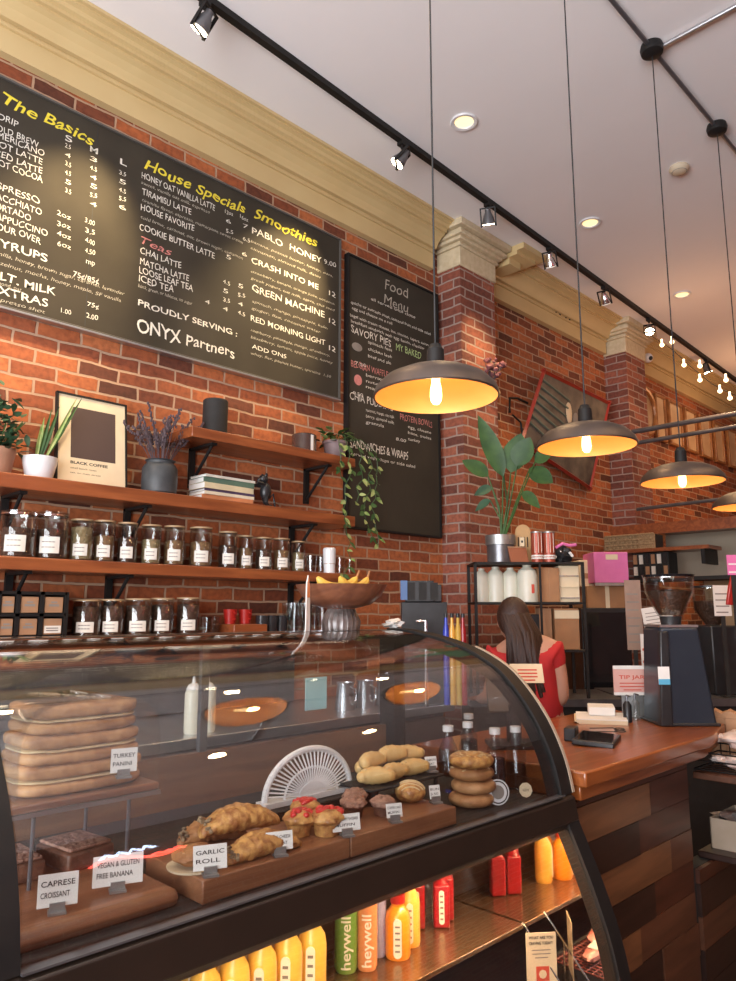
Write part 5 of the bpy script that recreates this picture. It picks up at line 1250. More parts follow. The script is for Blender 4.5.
for i, (u, lab) in enumerate(((539, 'left red-striped cup tower with white bands'), (551, 'right red-striped cup tower'))):
    p = on_unit(u, 0, .06); t = thing('coffee_tin', lab, 'tin', p, F45, 'red striped coffee tins'); h_ = .17
    MB().lathe([(0, 0), (.034, 0), (.034, h_), (0, h_)], n=24).build('tin_body', mat('rust_tin_%d' % i, (.36, .07, .035), (.3, .055, .03), 9, .35, .2), t)
    for k in (0.02, .034): MB().lathe([(.0341, k), (.0347, k), (.0347, k+.009), (.0341, k+.009)], n=24).build('white_band', PAPER, t)
    b = MB()
    for k in (-2, 0, 2): a_ = -PI/2+k*.3; b.tube((.0345*math.cos(a_), .0345*math.sin(a_), .055), (.0345*math.cos(a_), .0345*math.sin(a_), h_-.003), .0016, n=5)
    b.build('stripes', LABEL, t); MB().lathe([(0, h_), (.0355, h_), (.0355, h_+.008), (0, h_+.008)], n=24).build('lid', GALV, t)
p = on_unit(568, 0, .07)
t = thing('cloth_bundle', 'black and white spotted cloth bundle with red trim on the shelf top', 'cloth', p, F45)
MB().ball((-.01, .05, .05), (.055, .05, .05), jit=.5, seed=4, seg=24, rings=14).build('cloth_bundle', BLACKP, t)
g = random.Random(8); b = MB()
for k in range(9): a_ = g.uniform(0, 3.1); b.ball((-.01+.05*math.cos(a_), .01-.0*k, .03+.04*math.sin(a_)), (.009, .008, .008), seg=8, rings=6)
b.build('white_patches', PAPER, t)
MB().path([(-.06, .0, .085), (-.02, -.01, .11), (.02, -.005, .10), (.06, .0, .105)], .009, 8).build('red_trim', PINKM, t)

# ---------------------------------------------------------------- woman behind the counter
def skin_body(name, verts, edges, radii, m, parent, sub=2):
    me = bpy.data.meshes.new(name); me.from_pydata(verts, edges, []); o = bpy.data.objects.new(name, me); COL.objects.link(o)
    sk = o.modifiers.new('s', 'SKIN'); sk.use_smooth_shade = True
    for i, r_ in enumerate(radii):
        d = me.skin_vertices[0].data[i]; r_ = (r_, r_) if isinstance(r_, (int, float)) else r_; d.radius = r_; d.use_root = (i == 0)
    o.modifiers.new('u', 'SUBSURF').levels = sub; o.modifiers['u'].render_levels = sub
    bpy.context.view_layer.update(); dg = bpy.context.evaluated_depsgraph_get()
    m2 = bpy.data.meshes.new_from_object(o.evaluated_get(dg)); bpy.data.objects.remove(o)
    m2.materials.clear(); m2.materials.append(m)
    for p_ in m2.polygons: p_.use_smooth = True; p_.material_index = 0
    o = bpy.data.objects.new(name, m2); COL.objects.link(o); o.parent = parent
    return o
wp = P(522, 640, d=3.70)
wom = thing('person', 'person with long dark brown hair in a red top, back half-turned behind the case', 'person', (wp.x, wp.y, 0), F45); wom.scale = (.92, .92, .965)
# local: x right in view, y away from the camera; she leans forward to the left, looking down
V = [(0.10, .02, .86), (.09, .0, 1.02), (.06, -.02, 1.17), (.03, -.02, 1.29), (.005, .02, 1.335), (-.02, .05, 1.38),
     (.16, -.05, 1.27), (.19, -.06, 1.03), (.10, .10, .98),
     (-.11, .05, 1.25), (-.16, .14, 1.03), (-.18, .28, 1.0),
     (.17, .02, .82), (.17, -.01, .46), (.17, .03, .08), (.17, -.07, .03),
     (.02, .03, .82), (.02, .0, .46), (.02, .05, .08), (.02, -.05, .03), (.085, .17, .975), (-.185, .36, .99)]
Ed = [(0, 1), (1, 2), (2, 3), (3, 4), (4, 5), (3, 6), (6, 7), (7, 8), (3, 9), (9, 10), (10, 11), (0, 12), (12, 13), (13, 14), (14, 15), (0, 16), (16, 17), (17, 18), (18, 19), (8, 20), (11, 21)]
Rr = [.12, .105, .12, .09, .048, .05, .055, .040, .030, .055, .040, .030, .085, .06, .04, .03, .085, .06, .04, .03, .02, .02]
body = skin_body('body', V, Ed, Rr, SKIN, wom)
hc = Vector((-.035, .06, 1.415))
hd = MB().ball(hc, (.072, .088, .10), seg=28, rings=20).ball(hc+Vector((-.01, .05, -.05)), (.045, .045, .045)).ball(hc+Vector((-.01, .095, -.015)), (.010, .016, .018), seg=10, rings=8)
hd.build('head', SKIN, body)
for s_ in (-1, 1):
    MB().ball(hc+Vector((s_*.028-.01, .078, .01)), (.012, .008, .008), seg=10, rings=8).build('eye', WCER, body)
    MB().ball(hc+Vector((s_*.074, .0, -.01)), (.010, .016, .026), seg=10, rings=8).build('ear', SKIN, body)
MB().ball(hc+Vector((-.01, .092, -.05)), (.022, .007, .006), seg=10, rings=8).build('mouth', PINKPK, body)
for hx, hy, hz in ((.085, .17, .975), (-.185, .36, .99)):
    b = MB().ball((hx, hy+.04, hz), (.034, .045, .014), seg=14, rings=10); h0 = b.build('hand', SKIN, body)
    for k in range(4): MB().path([(hx-.024+.016*k, hy+.07, hz), (hx-.026+.017*k, hy+.10, hz-.004), (hx-.026+.017*k, hy+(.115, .128, .125, .112)[k], hz-.016)], [.009, .008, .006], 8).build('finger', SKIN, h0)
    MB().path([(hx-.028, hy+.02, hz), (hx-.050, hy+.045, hz-.002), (hx-.056, hy+.07, hz-.01)], [.011, .009, .007], 8).build('thumb', SKIN, h0)
# clothing
skin_body('red_top', [V[0], V[1], V[2], (.035, -.02, 1.275), V[6], (.178, -.056, 1.15), V[9], (-.135, .095, 1.14)], [(0, 1), (1, 2), (2, 3), (3, 4), (4, 5), (3, 6), (6, 7)], [.13, .118, .132, .098, .068, .056, .068, .056], SHIRT, wom)
skin_body('trousers', [(.095, .02, .87), V[12], V[13], (.17, .03, .11), V[16], V[17], (.02, .05, .11)], [(0, 1), (1, 2), (2, 3), (0, 4), (4, 5), (5, 6)], [.13, .10, .075, .055, .10, .075, .055], DENIM, wom)
for x_ in (.17, .02): MB().ball((x_, -.02, .035), (.042, .12, .035), seg=16, rings=10).build('shoe', BLACKP, wom)
# hair: cap plus long locks falling down her back to the right
b = MB().ball(hc+Vector((0, -.022, .018)), (.088, .095, .105), seg=28, rings=20)
g = random.Random(14)
for k in range(64):
    a_ = g.uniform(-1.7, 1.7); sx = math.sin(a_); s0 = hc+Vector((.068*sx, -.05-.04*math.cos(a_), .05-.02*abs(sx)))
    ex = .02+.075*sx+g.uniform(-.015, .015)+.055; e = Vector((ex+hc.x, hc.y-.135-.03*math.cos(a_)+g.uniform(-.02, .015), 1.07+g.uniform(-.03, .05)))
    m1 = s0.lerp(e, .35)+Vector((.005, -.04, .02)); m2 = s0.lerp(e, .7)+Vector((-.01+.01*math.sin(k), -.03, 0))
    b.path([s0, m1, m2, e], [.016, .022, .020, .010], 7)
b.ball(hc+Vector((.035, -.125, -.17)), (.092, .045, .17), seg=20, rings=14)
b.build('hair', HAIR, wom, smooth=70)

# ================================================================ WOODEN SALES COUNTER (right of the case)
KY0, KY1 = 2.02, 2.99
ct = thing('sales_counter', 'polished wooden sales counter with a mixed-plank front', 'counter', (0, 0, 0))
MB().prism([(1.40, KY0), (2.07, KY0), (2.07, 2.97), (2.0, 3.30), (1.40, 3.40)], .905, .95).build('countertop', COUNTW, ct, bevel=.006)
MB().prism([(1.44, KY0+.01), (2.045, KY0+.01), (2.045, 2.95), (1.98, 3.27), (1.44, 3.37)], .865, .905).build('apron_board', COUNTW, ct, bevel=.004)
MB().prism([(1.46, KY0+.02), (2.00, KY0+.02), (2.0, 2.84), (1.90, 2.84), (1.90, 2.97), (1.46, 2.97)], .0, .86).build('cabinet_body', BLACKM, ct)
g = random.Random(4); z = .0
while z < .855:
    h_ = min(.105, .858-z); y_ = KY0+.02
    while y_ < 2.845:
        l = g.uniform(.35, .8); y2 = min(y_+l, 2.845)
        if 2.845-y2 < .15: y2 = 2.845
        m = PLANKS[g.choice((0, 1, 2, 1, 2, 3, 0))]
        MB().box(2.001, 2.018+g.uniform(0, .006), y_+.001, y2-.001, z+.001, z+h_-.001).build('front_plank', m, ct); y_ = y2
    z += h_
# plank-clad partition that goes on to the right beyond the counter
pn = thing('plank_partition', 'dark plank-clad partition under the open shelves right of the counter', 'partition', (0, 0, 0))
MB().box(1.96, 2.015, 2.862, 3.95, 0, .49).build('core', BLACKM, pn)
z = 0
while z < .48:
    y_ = 2.862; h_ = .11
    while y_ < 3.9:
        y2 = min(3.95, y_+g.uniform(.4, .8)); MB().box(2.016, 2.032, y_+.001, y2-.001, z+.001, min(.488, z+h_-.001)).build('front_plank', PLANKS[g.choice((0, 1, 2, 0, 2))], pn); y_ = y2
    z += h_
# open shelf right of counter with bread bags
sh = thing('open_side_shelf', 'dark two-level open shelf right of the sales counter', 'shelf', (0, 0, 0))
MB().box(1.975, 2.80, 3.00, 3.44, .775, .80).build('upper_board', PLANKS[1], sh, bevel=.003)
MB().box(1.975, 2.80, 3.00, 3.44, .492, .515).build('lower_board', PLANKS[0], sh, bevel=.003)
MB().box(1.975, 2.80, 3.44, 3.46, .492, .86).build('back_board', PLANKS[2], sh)
MB().box(2.78, 2.80, 3.00, 3.44, .0, .492).box(2.78, 2.80, 3.00, 3.44, .515, .775).build('end_panel', PLANKS[2], sh)
def bag(label, loc, rz, r_, seed):
    t = thing('bread_bag', label, 'bread bag', loc, rz, 'plastic bread bags')
    MB().ball((0, 0, r_[2]), r_, jit=.25, seed=seed, seg=28, rings=16).build('bag_body', BAGP, t)
    MB().ball((-r_[0]*1.0, 0, r_[2]*1.1), (.03, .03, .015), jit=.5, seed=seed).build('twisted_end', BAGP, t)
bag('upper plastic bread bag in the wire basket', (2.16, 3.18, .872), R(20), (.13, .075, .040), 3)
bag('front plastic bread bag in the wire basket', (2.19, 3.12, .806), R(10), (.15, .06, .032), 6)
t = thing('wire_basket', 'thin wire basket holding the bread bags', 'basket', (2.19, 3.16, .8005), R(90))
b = MB()
for z_ in (.005, .04, .07): b.path([(-.13, -.22, z_), (.13, -.22, z_), (.13, .22, z_), (-.13, .22, z_), (-.13, -.22, z_)], .003, 5)
for k in range(-6, 7): b.tube((.13, k*.035, .005), (.13, k*.035, .07), .0022, n=5)
for k in range(-3, 4): b.tube((k*.04, -.22, .005), (k*.04, -.22, .07), .0022, n=5); b.tube((k*.04, -.22, .004), (k*.04, .22, .004), .002, n=5)
b.build('wires', BLACK, t)
t = thing('plastic_tub', 'cloudy plastic tub with foil-wrapped food on the lower side shelf', 'tub', (2.24, 3.20, .5155), R(90))
b = MB().box(-.13, .13, -.24, .24, 0, .004).box(-.13, -.126, -.24, .24, 0, .11).box(.126, .13, -.24, .24, 0, .11).box(-.13, .13, -.24, -.236, 0, .11).box(-.13, .13, .236, .24, 0, .11)
b.build('tub_body', mat('cloudy_plastic', (.42, .33, .25), (.36, .28, .2), 9, .3, coat=.3), t)
MB().ball((0, 0, .09), (.12, .22, .05), jit=.5, seed=9, seg=30, rings=16).build('foil_wrap', SILVER, t)
# brown paper bags standing behind
for i, (u, lab) in enumerate(((722, 'brown paper bag with a dark stamp behind the bread bags'), (738, 'brown paper bag at the right edge of the photo'))):
    p = P(u, 742, y=3.36); t = thing('paper_bag', lab, 'paper bag', (p.x+.01, 3.36, .8005), R(15), 'brown paper bags')
    MB().box(-.05, .05, -.04, .04, 0, .17).build('bag_body', KRAFT, t, bevel=.004); MB().prism([(-.05, .17), (.05, .17), (.03, .20), (0, .185), (-.03, .20)], -.04, .04, 'y').build('folded_top', KRAFT, t)
    MB().lathe([(0, 0), (.018, 0), (.018, .001), (0, .001)], n=16).xf(Matrix.Translation((0, -.0415, .10)) @ RX(PI/2, 4, 'X')).build('stamp', INK, t)

# ---------------------------------------------------------------- things on the counter
CZ = .9505
p = P(597, 742, z=CZ)
t = thing('payment_tablet', 'dark flat payment tablet lying at the counter edge', 'tablet', (p.x, p.y, CZ), R(20))
MB().box(-.07, .07, -.11, .11, 0, .018).xf(RX(R(3), 4, 'Y')).build('tablet_body', BLACKP, t, bevel=.004)
MB().box(-.062, .062, -.10, .10, .0182, .0192).xf(RX(R(3), 4, 'Y')).build('screen', SCREEN, t)
MB().box(-.11, -.07, -.03, .05, .0, .045).build('stand_block', BLACKP, t, bevel=.004)
t = thing('order_stand', 'angled register stand with a cream note taped on its back', 'register', (1.68, 2.24, CZ), R(45))
MB().box(-.02, .02, -.03, .03, 0, .14).build('post', BLACKP, t); MB().box(-.09, .09, -.08, .08, 0, .012).build('foot', BLACKP, t)
Mt = Matrix.Translation((0, 0, .16)) @ RX(R(-25), 4, 'X')
MB().box(-.09, .06, -.006, .010, -.05, .10).xf(Mt).build('screen_back', mat('tan_back', (.10, .065, .045), (.09, .06, .04), 9, .5), t, bevel=.004)
nt_ = MB().box(.0, .115, -.009, -.007, .05, .12).xf(Mt).build('paper_note', CREAMP, t)
inklines(t, Mt @ Matrix.Translation((.06, -.0095, .055)), .08, .05, 4, REDINK, 'note_print')
p = P(594, 718, z=CZ)
t = thing('paper_stack', 'stack of pale papers on the counter', 'paper stack', (p.x+.06, p.y-.05, CZ), R(30))
g = random.Random(6)
for i in range(5): MB().box(-.10+g.uniform(-.01, .01), .10, -.12, .12+g.uniform(-.01, .01), i*.004, i*.004+.0035).build('sheet', CREAMP if i < 4 else PAPER, t)
tag(MB().box(-.055, .055, -.075, .075, 0, .035).build('white_box', PAPER, loc=(p.x+.03, p.y+.01, CZ+.0205), rz=R(30), bevel=.004), 'white box lying on the stack of papers', 'box')
p = P(628, 712, z=CZ)
t = thing('tip_sign', 'pale pink sign in a clear holder behind the papers', 'sign', (1.655, 3.20, CZ), R(-5))
h_ = 28/scale_at(t.location); w_ = 36/scale_at(t.location)
t.rotation_euler.z = F45
MB().box(-w_/2, w_/2, 0, .003, .095, .095+h_).build('card', mat('pale_pink_card', (.70, .42, .36), (.66, .36, .32), 9, .5), t)
MB().box(-w_/2, w_/2, -.0015, -.0005, .095+h_*.88, .095+h_).box(-w_/2, w_/2, -.0015, -.0005, .095, .095+h_*.1).build('border', PAPER, t)
MB().box(-w_*.4, w_*.4, -.03, .03, 0, .006).box(-w_*.3, w_*.3, .004, .007, .0, .14).build('holder', GALV, t)
text('TIP JAR', 'lettering', REDINK, t, Matrix.Translation((-w_*.35, -.001, .095+h_*.55)) @ RX(PI/2, 4, 'X'), w=w_*.7, h=.016, bold=.01)
inklines(t, Matrix.Translation((0, -.0012, .095+h_*.15)), w_*.8, h_*.3, 3, REDINK)
for i, (u, v, lab) in enumerate(((628, 722, 'dark pump bottle on the counter by the sign'), (636, 720, 'small clear jar next to the pump bottle'))):
    p = P(u, v, z=CZ); t = thing('counter_bottle', lab, 'bottle', (p.x, p.y, CZ), 0)
    MB().lathe([(0, 0), (.018, 0), (.018, .07), (.008, .085), (0, .085)], n=20).build('bottle_body', BLACKP if i == 0 else JARG, t)
    MB().tube((0, 0, .085), (0, 0, .11), .005, n=8).tube((0, 0, .108), (.02, -.01, .106), .004, n=8).build('pump', DSTEEL, t)
p = P(620, 733, z=CZ)
t = thing('eyeglasses', 'dark folded eyeglasses lying on the counter', 'glasses', (p.x, p.y, CZ+.001), R(30))
b = MB()
for sy in (-1, 1):
    for k in range(14): A = 2*PI*k/14; B = 2*PI*(k+1)/14; b.tube((.02*math.cos(A), sy*.028+.022*math.sin(A), .006+.004), (.02*math.cos(B), sy*.028+.022*math.sin(B), .006+.004), .002, n=5)
    b.tube((-.02, sy*.05, .01), (-.11, sy*.045, .006), .002, n=5)
b.tube((0, -.007, .010), (0, .007, .010), .002, n=5); b.build('frame', BLACKP, t)
# ---- coffee grinder
gp = Vector((1.905, 3.125, CZ))
t = thing('coffee_grinder', 'tall slate-blue coffee grinder with a clear bean hopper', 'grinder', gp, F45)
s = scale_at(gp)
hb = (728-635)/s; w_ = 46/s
MB().prism([(-w_*.52, 0), (w_*.66, 0), (w_*.40, hb), (-w_*.42, hb)], -.02, .18, 'y').build('body', BLUEG, t, bevel=.012)
MB().prism([(-w_*.56, 0), (-w_*.30, 0), (-w_*.28, hb*.96), (-w_*.46, hb*.96)], -.035, .0, 'y').build('black_front', BLACKP, t, bevel=.006)
MB().box(-w_*.56, w_*.70, -.03, .20, 0, .012).build('foot_plate', BLACKP, t, bevel=.004)
MB().box(-w_*.42, w_*.40, -.015, .17, hb, hb+.010).build('steel_collar', STEEL, t)
MB().lathe([(0, hb+.010), (.040, hb+.010), (.045, hb+.045), (0, hb+.045)], (0, .07, 0), n=28).build('hopper_neck', BLACKP, t)
hz = hb+.045
MB().lathe([(.045, hz), (.055, hz+.01), (.098, hz+.10), (.102, hz+.165), (.098, hz+.165), (.094, hz+.10), (.05, hz+.012), (.04, hz+.002)], (0, .07, 0), n=36).build('hopper', JARG, t)
MB().lathe([(0, hz+.004), (.045, hz+.004), (.091, hz+.10), (.092, hz+.105), (.05, hz+.112), (0, hz+.114)], (0, .07, 0), n=36).build('coffee_beans', BEAN, t)
MB().lathe([(0, hz+.165), (.104, hz+.165), (.106, hz+.175), (0, hz+.178)], (0, .07, 0), n=36).build('hopper_lid', SCREEN, t)
MB().box(w_*.02, w_*.16, -.022, -.020, hb*.0, .002).build('seam', BLACKP, t)
st = MB().box(-w_*.56, -w_*.32, -.0375, -.036, hb*.42, hb*.60).build('sticker', PAPER, t); MB().box(-w_*.56, -w_*.32, -.0382, -.0376, hb*.42, hb*.475).build('sticker_blue', mat('sky_blue_print', (.1, .42, .62), (.1, .4, .6), 9, .5), st)
p = P(697, 722, z=CZ)
t = thing('leaning_price_tag', 'narrow white price tag leaning on the grinder foot', 'tag', (p.x+.03, p.y-.10, CZ), F45)
MB().box(-.022, .022, -.001, 0, 0, .085).xf(RX(R(-14), 4, 'X')).xf(RX(R(-10), 4, 'Y')).build('card', LABEL, t); MB().box(-.010, .010, -.002, -.0012, .045, .07).xf(RX(R(-14), 4, 'X')).xf(RX(R(-10), 4, 'Y')).build('dark_mark', INK, t)
MB().box(-.012, .012, -.002, -.0012, .012, .03).xf(RX(R(-14), 4, 'X')).xf(RX(R(-10), 4, 'Y')).build('dark_mark', GREYINK, t)

# ---------------------------------------------------------------- clutter behind the counter, right side
def fbox(name, label, cat, u0, u1, v0, v1, d, dep, m, extra=None, base=None, bevel=.004, group=None):
    """box facing the room at depth d, spanning a measured rectangle; stands down to 'base' when given"""
    a_ = P((u0+u1)/2, v1, d=d); s_ = scale_at(a_); w_ = (u1-u0)/s_; z1 = P((u0+u1)/2, v0, d=d).z; z0 = a_.z if base is None else base
    t = thing(name, label, cat, (a_.x, a_.y, z0), F45, group)
    MB().box(-w_/2, w_/2, 0, dep, 0, z1-z0).build('body', m, t, bevel=bevel)
    if extra: extra(t, w_, z1-z0)
    return t
def ex(t, w_, h_):
    MB().box(-w_*.46, -w_*.44, -.03, -.015, h_*.2, h_*.6).build('handle', CHROME, t)
    MB().box(-w_*.48, w_*.48, -.012, 0, .05, h_-.03).build('door', SCREEN, t)
fbox('tall_black_fridge', 'tall black fridge between the shelf unit and the papers', 'fridge', 586, 634, 608, 700, 5.0, .5, BLACKP, ex, 0)
fr_top = P(610, 608, d=5.0).z
fbox('cardboard_carton', 'brown cardboard carton on top of the black fridge', 'box', 588, 628, 586, 607.5, 5.05, .35, BOXB, lambda t, w_, h_: MB().box(-w_*.05, w_*.05, -.002, 0, 0, h_).build('tape', CREAMP, t), fr_top)
ct_top = P(610, 586, d=5.05).z
def ptop(t, w_, h_):
    MB().box(-w_*.15, w_*.2, -.003, 0, h_*.75, h_*.92).build('label', CREAMP, t)
    MB().box(-w_*.5, w_*.5, -.004, .0, -.02, .0).build('grey_rim', GALV, t)
fbox('pink_box', 'bright pink box on the clutter above the black fridge', 'box', 595, 629, 552, 581, 5.0, .25, PINKM, ptop, ct_top+.02)
fbox('cream_carton', 'cream carton left of the pink box', 'box', 580, 594, 560, 586, 5.15, .25, CREAMP, lambda t, w_, h_: MB().box(-w_*.4, w_*.4, -.002, 0, h_*.3, h_*.5).build('band', KRAFT, t), ct_top)
def bask(t, w_, h_):
    b = MB()
    for k in range(9): b.tube((-w_/2+w_*k/8, -.006, 0), (-w_/2+w_*k/8, -.006, h_), .010, n=6)
    for k in range(4): b.tube((-w_/2, -.010, h_*k/3), (w_/2, -.010, h_*k/3), .010, n=6)
    b.build('weave', WICKER, t)
# high wall shelf with baskets and tins under the balcony
SB = MY-.30
t = thing('high_back_shelf', 'high shelf with baskets below the balcony ledge', 'shelf', (0, SB, 0)); zz = P(620, 550, y=SB).z
MB().box(.05, .95, 0, .28, zz-.03, zz).build('shelf_board', SHELFW, t)
for x_ in (.1, .9): MB().box(x_-.015, x_+.015, .0, .28, zz-.15, zz-.03).build('bracket', BLACK, t)
def bw_box(name, label, cat, u0, u1, z0, h_, m, extra, yy=SB+.04, dep=.18):
    x0, x1 = P(u0, 550, y=yy).x, P(u1, 550, y=yy).x
    t = thing(name, label, cat, ((x0+x1)/2, yy, z0)); w_ = x1-x0
    MB().box(-w_/2, w_/2, 0, dep, 0, h_).build('body', m, t, bevel=.006); extra(t, w_, h_); return t
bw_box('wicker_basket', 'wicker basket left on the high back shelf', 'basket', 606, 640, zz, .125, WICKER, bask)
bw_box('dark_basket', 'dark patterned basket right on the high back shelf', 'basket', 641, 655, zz, .125, BLACKM, bask)
def tins(t, w_, h_):
    for k in range(6):
        MB().box(-w_/2+w_*k/6+.01, -w_/2+w_*(k+1)/6-.01, -.01, 0, h_*.1, h_*.45).build('tin_front', (LABEL, BLACKP, KRAFT)[k % 3], t)
        MB().box(-w_/2+w_*k/6+.01, -w_/2+w_*(k+1)/6-.01, -.01, 0, h_*.55, h_*.92).build('tin_front', (KRAFT, LABEL, BLACKP)[k % 3], t)
t = thing('lower_back_shelf', 'dark shelf board carrying rows of tins far behind the grinder', 'shelf', (0, SB, 0)); z2 = P(640, 578, y=SB).z
MB().box(.02, 2.2, 0, .28, z2-.03, z2).build('shelf_board', BLACKM, t); MB().box(.02, .05, 0, .28, z2, zz-.03).build('side_support', BLACKM, t)
bw_box('tin_rack', 'rack of small dark and cream tins behind the grinder hopper', 'rack', 632, 668, z2+.001, zz-z2-.035, BLACKM, tins)
# kitchen shelves seen through the pass
KY = 8.2
for zi, (v_, lab) in enumerate(((574, 'upper kitchen shelf seen below the balcony'),)):
    z_ = P(700, v_, y=KY).z; t = thing('kitchen_shelf', lab, 'shelf', (0, KY, z_)); MB().box(-.0, 1.6, 0, .28, -.04, 0).build('shelf_board', DSTEEL, t)
    for i, (u0, u1, hh_, m, l2) in enumerate(((684, 702, .22, BOXB, 'brown carton on the kitchen shelf'), (704, 716, .20, ORANGEC, 'orange carton on the kitchen shelf'), (717, 730, .26, RED, 'red carton on the kitchen shelf'))):
        bw_box('kitchen_carton', l2, 'box', u0, u1, z_+.0005, hh_, m, lambda t, w_, h_: MB().box(-w_*.3, w_*.3, -.003, 0, h_*.1, h_*.4).build('label', LABEL, t), KY+.03)
light('kitchen_lamp', 'POINT', (.8, 7.5, 1.95), 12, (1, .66, .36), .15)

# espresso machine and things behind the grinder
def esp(t, w_, h_):
    MB().box(-w_/2, w_/2, -.03, 0, h_*.78, h_).build('front_panel', STEEL, t, bevel=.004)
    MB().box(-w_/2, w_/2, -.06, 0, 0, .04).build('drip_tray', STEEL, t)
    for k in (-1, 1):
        g_ = MB().tube((k*w_*.22, -.03, h_*.70), (k*w_*.22, -.03, h_*.55), .03).build('group_head', CHROME, t); MB().tube((k*w_*.22, -.04, h_*.56), (k*w_*.22, -.17, h_*.54), .012).build('portafilter_handle', BLACKP, g_)
fbox('espresso_machine', 'black espresso machine behind the grinder at the right edge', 'espresso machine', 752, 815, 628, 700, 4.3, .4, BLACKP, esp, .94)
t = thing('rear_counter', 'dark rear counter behind the grinder', 'counter', P(720, 700, d=4.2), F45); t.location.z = 0
MB().box(-.50, .75, 0, .6, 0, .90).build('cabinet_body', BLACKM, t); MB().box(-.51, .76, -.02, .6, .90, .9395).build('worktop', DSTEEL, t)
t = thing('second_grinder', 'second dark grinder with a bean hopper behind the blue one', 'grinder', P(714, 640, d=4.46), F45); t.location.z = .94
gz = P(712, 625, d=4.46).z-.94
MB().box(-.07, .09, -.12, .12, 0, gz).build('body', BLACKP, t, bevel=.01)
MB().lathe([(.04, gz), (.10, gz+.09), (.105, gz+.22), (.101, gz+.22), (.096, gz+.09), (.035, gz)], n=30).build('hopper', JARG, t)
MB().lathe([(0, gz+.003), (.04, gz+.003), (.095, gz+.09), (.098, gz+.14), (0, gz+.145)], n=30).build('coffee_beans', BEAN, t)
MB().lathe([(0, gz+.22), (.108, gz+.22), (.108, gz+.23), (0, gz+.232)], n=30).build('hopper_lid', BLACKP, t)
CARD_D = 4.32
def cardf(name, label, u0, u1, v0, v1, d, m, lines=0, ink=GREYINK, tilt=0, cat='notice', stand=True):
    a_ = P((u0+u1)/2, v1, d=d); s_ = scale_at(a_); w_ = (u1-u0)/s_; h_ = (v1-v0)/s_
    t = thing(name, label, cat, a_, F45)
    if stand and a_.z > .945: MB().box(-.012, .012, .004, .008, .941-a_.z, .03).box(-.04, .04, -.03, .03, .9405-a_.z, .946-a_.z).build('holder', BLACKM, t); M = RX(R(tilt), 4, 'Y')
    MB().box(-w_/2, w_/2, 0, .003, 0, h_).xf(M).build('sheet', m, t)
    if lines:
        b = MB()
        for k in range(lines): b.box(-w_*.4, w_*.38*(1 if k % 2 else .8), -.001, -.0002, h_*(.1+.8*k/lines), h_*(.1+.8*k/lines+.16/lines))
        b.xf(M).build('print', ink, t)
    return t
cardf('posted_notice', 'white printed notice taped behind the right hopper', 715, 732, 586, 616, 4.28, PAPER, 4)
cardf('receipt_sheet', 'bright tilted sheet of paper left of the grinder hopper', 646, 676, 607, 632, 4.30, PAPER, 6, tilt=-8)
cardf('beige_poster', 'long beige poster behind the grinder on the fridge side', 628, 644, 582, 650, 4.36, mat('faded_poster', (.34, .24, .19), (.3, .2, .16), 12, .8), 7)
cardf('checked_poster', 'red and white leaflet left of the grinder', 643, 657, 636, 680, 4.27, PAPER, 3, REDINK)
cardf('drink_chart', 'small black and white chart behind the left of the grinder', 645, 662, 673, 696, 4.24, LABEL, 5, INK)
cardf('pink_leaflet', 'pink leaflet sticking out at the right edge of the photo', 728, 740, 555, 575, 3.6, PINKM, 2, PAPER)
t = thing('red_cloth', 'dark red cloth hanging at the right edge behind the grinder', 'cloth', P(733, 605, d=3.7), F45)
MB().prism([(-.03, 0), (.08, 0), (.08, .18), (.01, .16), (-.012, .09)], 0, .02, 'y').build('cloth', RED, t, bevel=.006)

# ================================================================ DECOR ON THE WALL BEYOND THE PILASTER
c = [P(546, 371, x=.06), P(609, 404, x=.06), P(588, 486, x=.02), P(520, 440, x=.02)]
cy = 5.62; cz = 3.08; W_, H_ = 1.14, .82
c = [P(544, 371, x=.10), P(609, 403, x=.10)]
t = thing('red_framed_picture', 'large tilted red-framed picture on the brick wall behind the second lamp', 'picture', (0, 0, 0))
c0, c1 = P(544, 371, x=.12), P(609, 403, x=.12); c3, c2 = P(522, 442, x=.05), P(590, 488, x=.05)
def bar(a, b, r_=.022):
    d = (b-a).normalized(); return MB().tube(a-d*r_, b+d*r_, r_, n=4)
for a, b in ((c0, c1), (c1, c2), (c2, c3), (c3, c0)): bar(a, b, .019).build('frame_bar', REDFRAME, t, smooth=20)
b = MB(); vs = [b.bm.verts.new(q) for q in (c0, c1, c2, c3)]; vs2 = [b.bm.verts.new(q-Vector((.012, 0, 0))) for q in (c0, c1, c2, c3)]
b.bm.faces.new(vs); b.bm.faces.new(vs2[::-1])
for i in range(4): b.bm.faces.new((vs[i], vs2[i], vs2[(i+1) % 4], vs[(i+1) % 4]))
b.build('glazed_picture', GRAV, t)
b = MB()
for k in range(7):
    a_ = c0.lerp(c3, .12+.1*k); e_ = a_.lerp(c1.lerp(c2, .3+.1*k), .42); b.tube(a_+Vector((.006, 0, 0)), e_+Vector((.006, 0, 0)), .010, n=6)
b.build('pale_stripes', mat('pale_green_stripe', (.14, .17, .13), (.12, .15, .11), 9, .6), t)
for k, (f1, f2, m) in enumerate(((.45, .35, CREAMP), (.58, .42, GREYINK), (.72, .5, BLACKM))):
    q = c0.lerp(c1, f1).lerp(c3.lerp(c2, f1), f2); MB().ball(q+Vector((.008, 0, 0)), (.006, .05, .10), seg=14, rings=10).build('painted_figure', m, t)
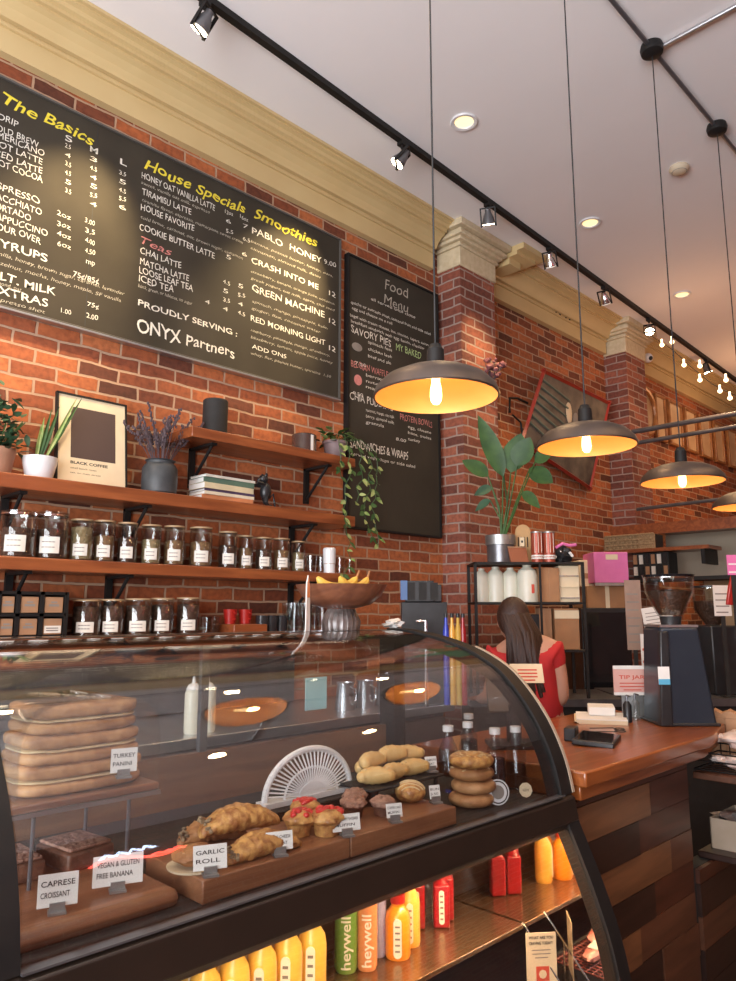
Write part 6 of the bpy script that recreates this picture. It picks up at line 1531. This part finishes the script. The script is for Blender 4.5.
p = P(512, 400, x=.02)
t = thing('wall_bracket', 'black curved iron bracket on the brick wall left of the red frame', 'bracket', p)
MB().path([(0, .22, .02), (.02, .05, .02), (.02, -.06, .0), (.02, -.07, -.12)], .010, 8).build('arm', BLACK, t); MB().path([(0, 0, -.12), (.02, .08, -.17), (.02, .10, -.26), (0, .12, -.3)], .008, 8).build('scroll', BLACK, t)
p = P(560, 318, x=.03)
t = thing('scroll_ornament', 'small black wire scroll ornament on the cornice', 'ornament', p)
b = MB()
for s_ in (-1, 1):
    b.path([(0.0+.03, s_*(.02+.10*k/10+.02*math.sin(k)), .02*math.sin(k*1.3)+.02) for k in range(11)], .006, 6)
b.build('scroll_wire', BLACK, t)
p = P(490, 372, x=.22)
t = thing('dried_flower_bunch', 'bunch of dried purple flowers on the brick pilaster behind the first lamp', 'flowers', (.205, p.y, p.z))
b = MB(); g = random.Random(77); st = MB()
for k in range(26):
    q = Vector((g.uniform(.02, .10), g.uniform(-.08, .08), g.uniform(-.03, .08))); b.ball(q, g.uniform(.010, .02), seg=8, rings=6, jit=.3, seed=k); st.path([(0.0, 0, -.10), q], .002, 4)
b.build('flower_heads', PURPLE, t); st.build('stem', GREYLEAF, t)

# neon sign in the street window behind the camera (mirrored in the case glass)
ns = thing('neon_window_sign', 'red and blue neon tube sign on the opposite brick wall, reflected in the case', 'neon sign', (6.15, 3.05, 3.1)); ns.scale = (1, .8, 1)
NR = emis('neon_red', (1, .06, .03), 9); NB = emis('neon_blue', (.45, .65, 1), 9)
MB().path([(0, -.45+.9*k/24, .16*math.sin(2*PI*k/24)-.12) for k in range(25)], .035, 8).path([(0, .15+.06*k, -.20+.05*(k % 2)) for k in range(7)], .03, 8).build('red_tube', NR, ns)
MB().path([(0, -.30+.07*k, .06+.12*(k % 2)) for k in range(9)], .03, 8).build('blue_tube', NB, ns)
MB().tube((0, -.3, .15), (0, -.3, .88), .004).tube((0, .3, .15), (0, .3, .88), .004).build('hanging_wire', BLACK, ns)
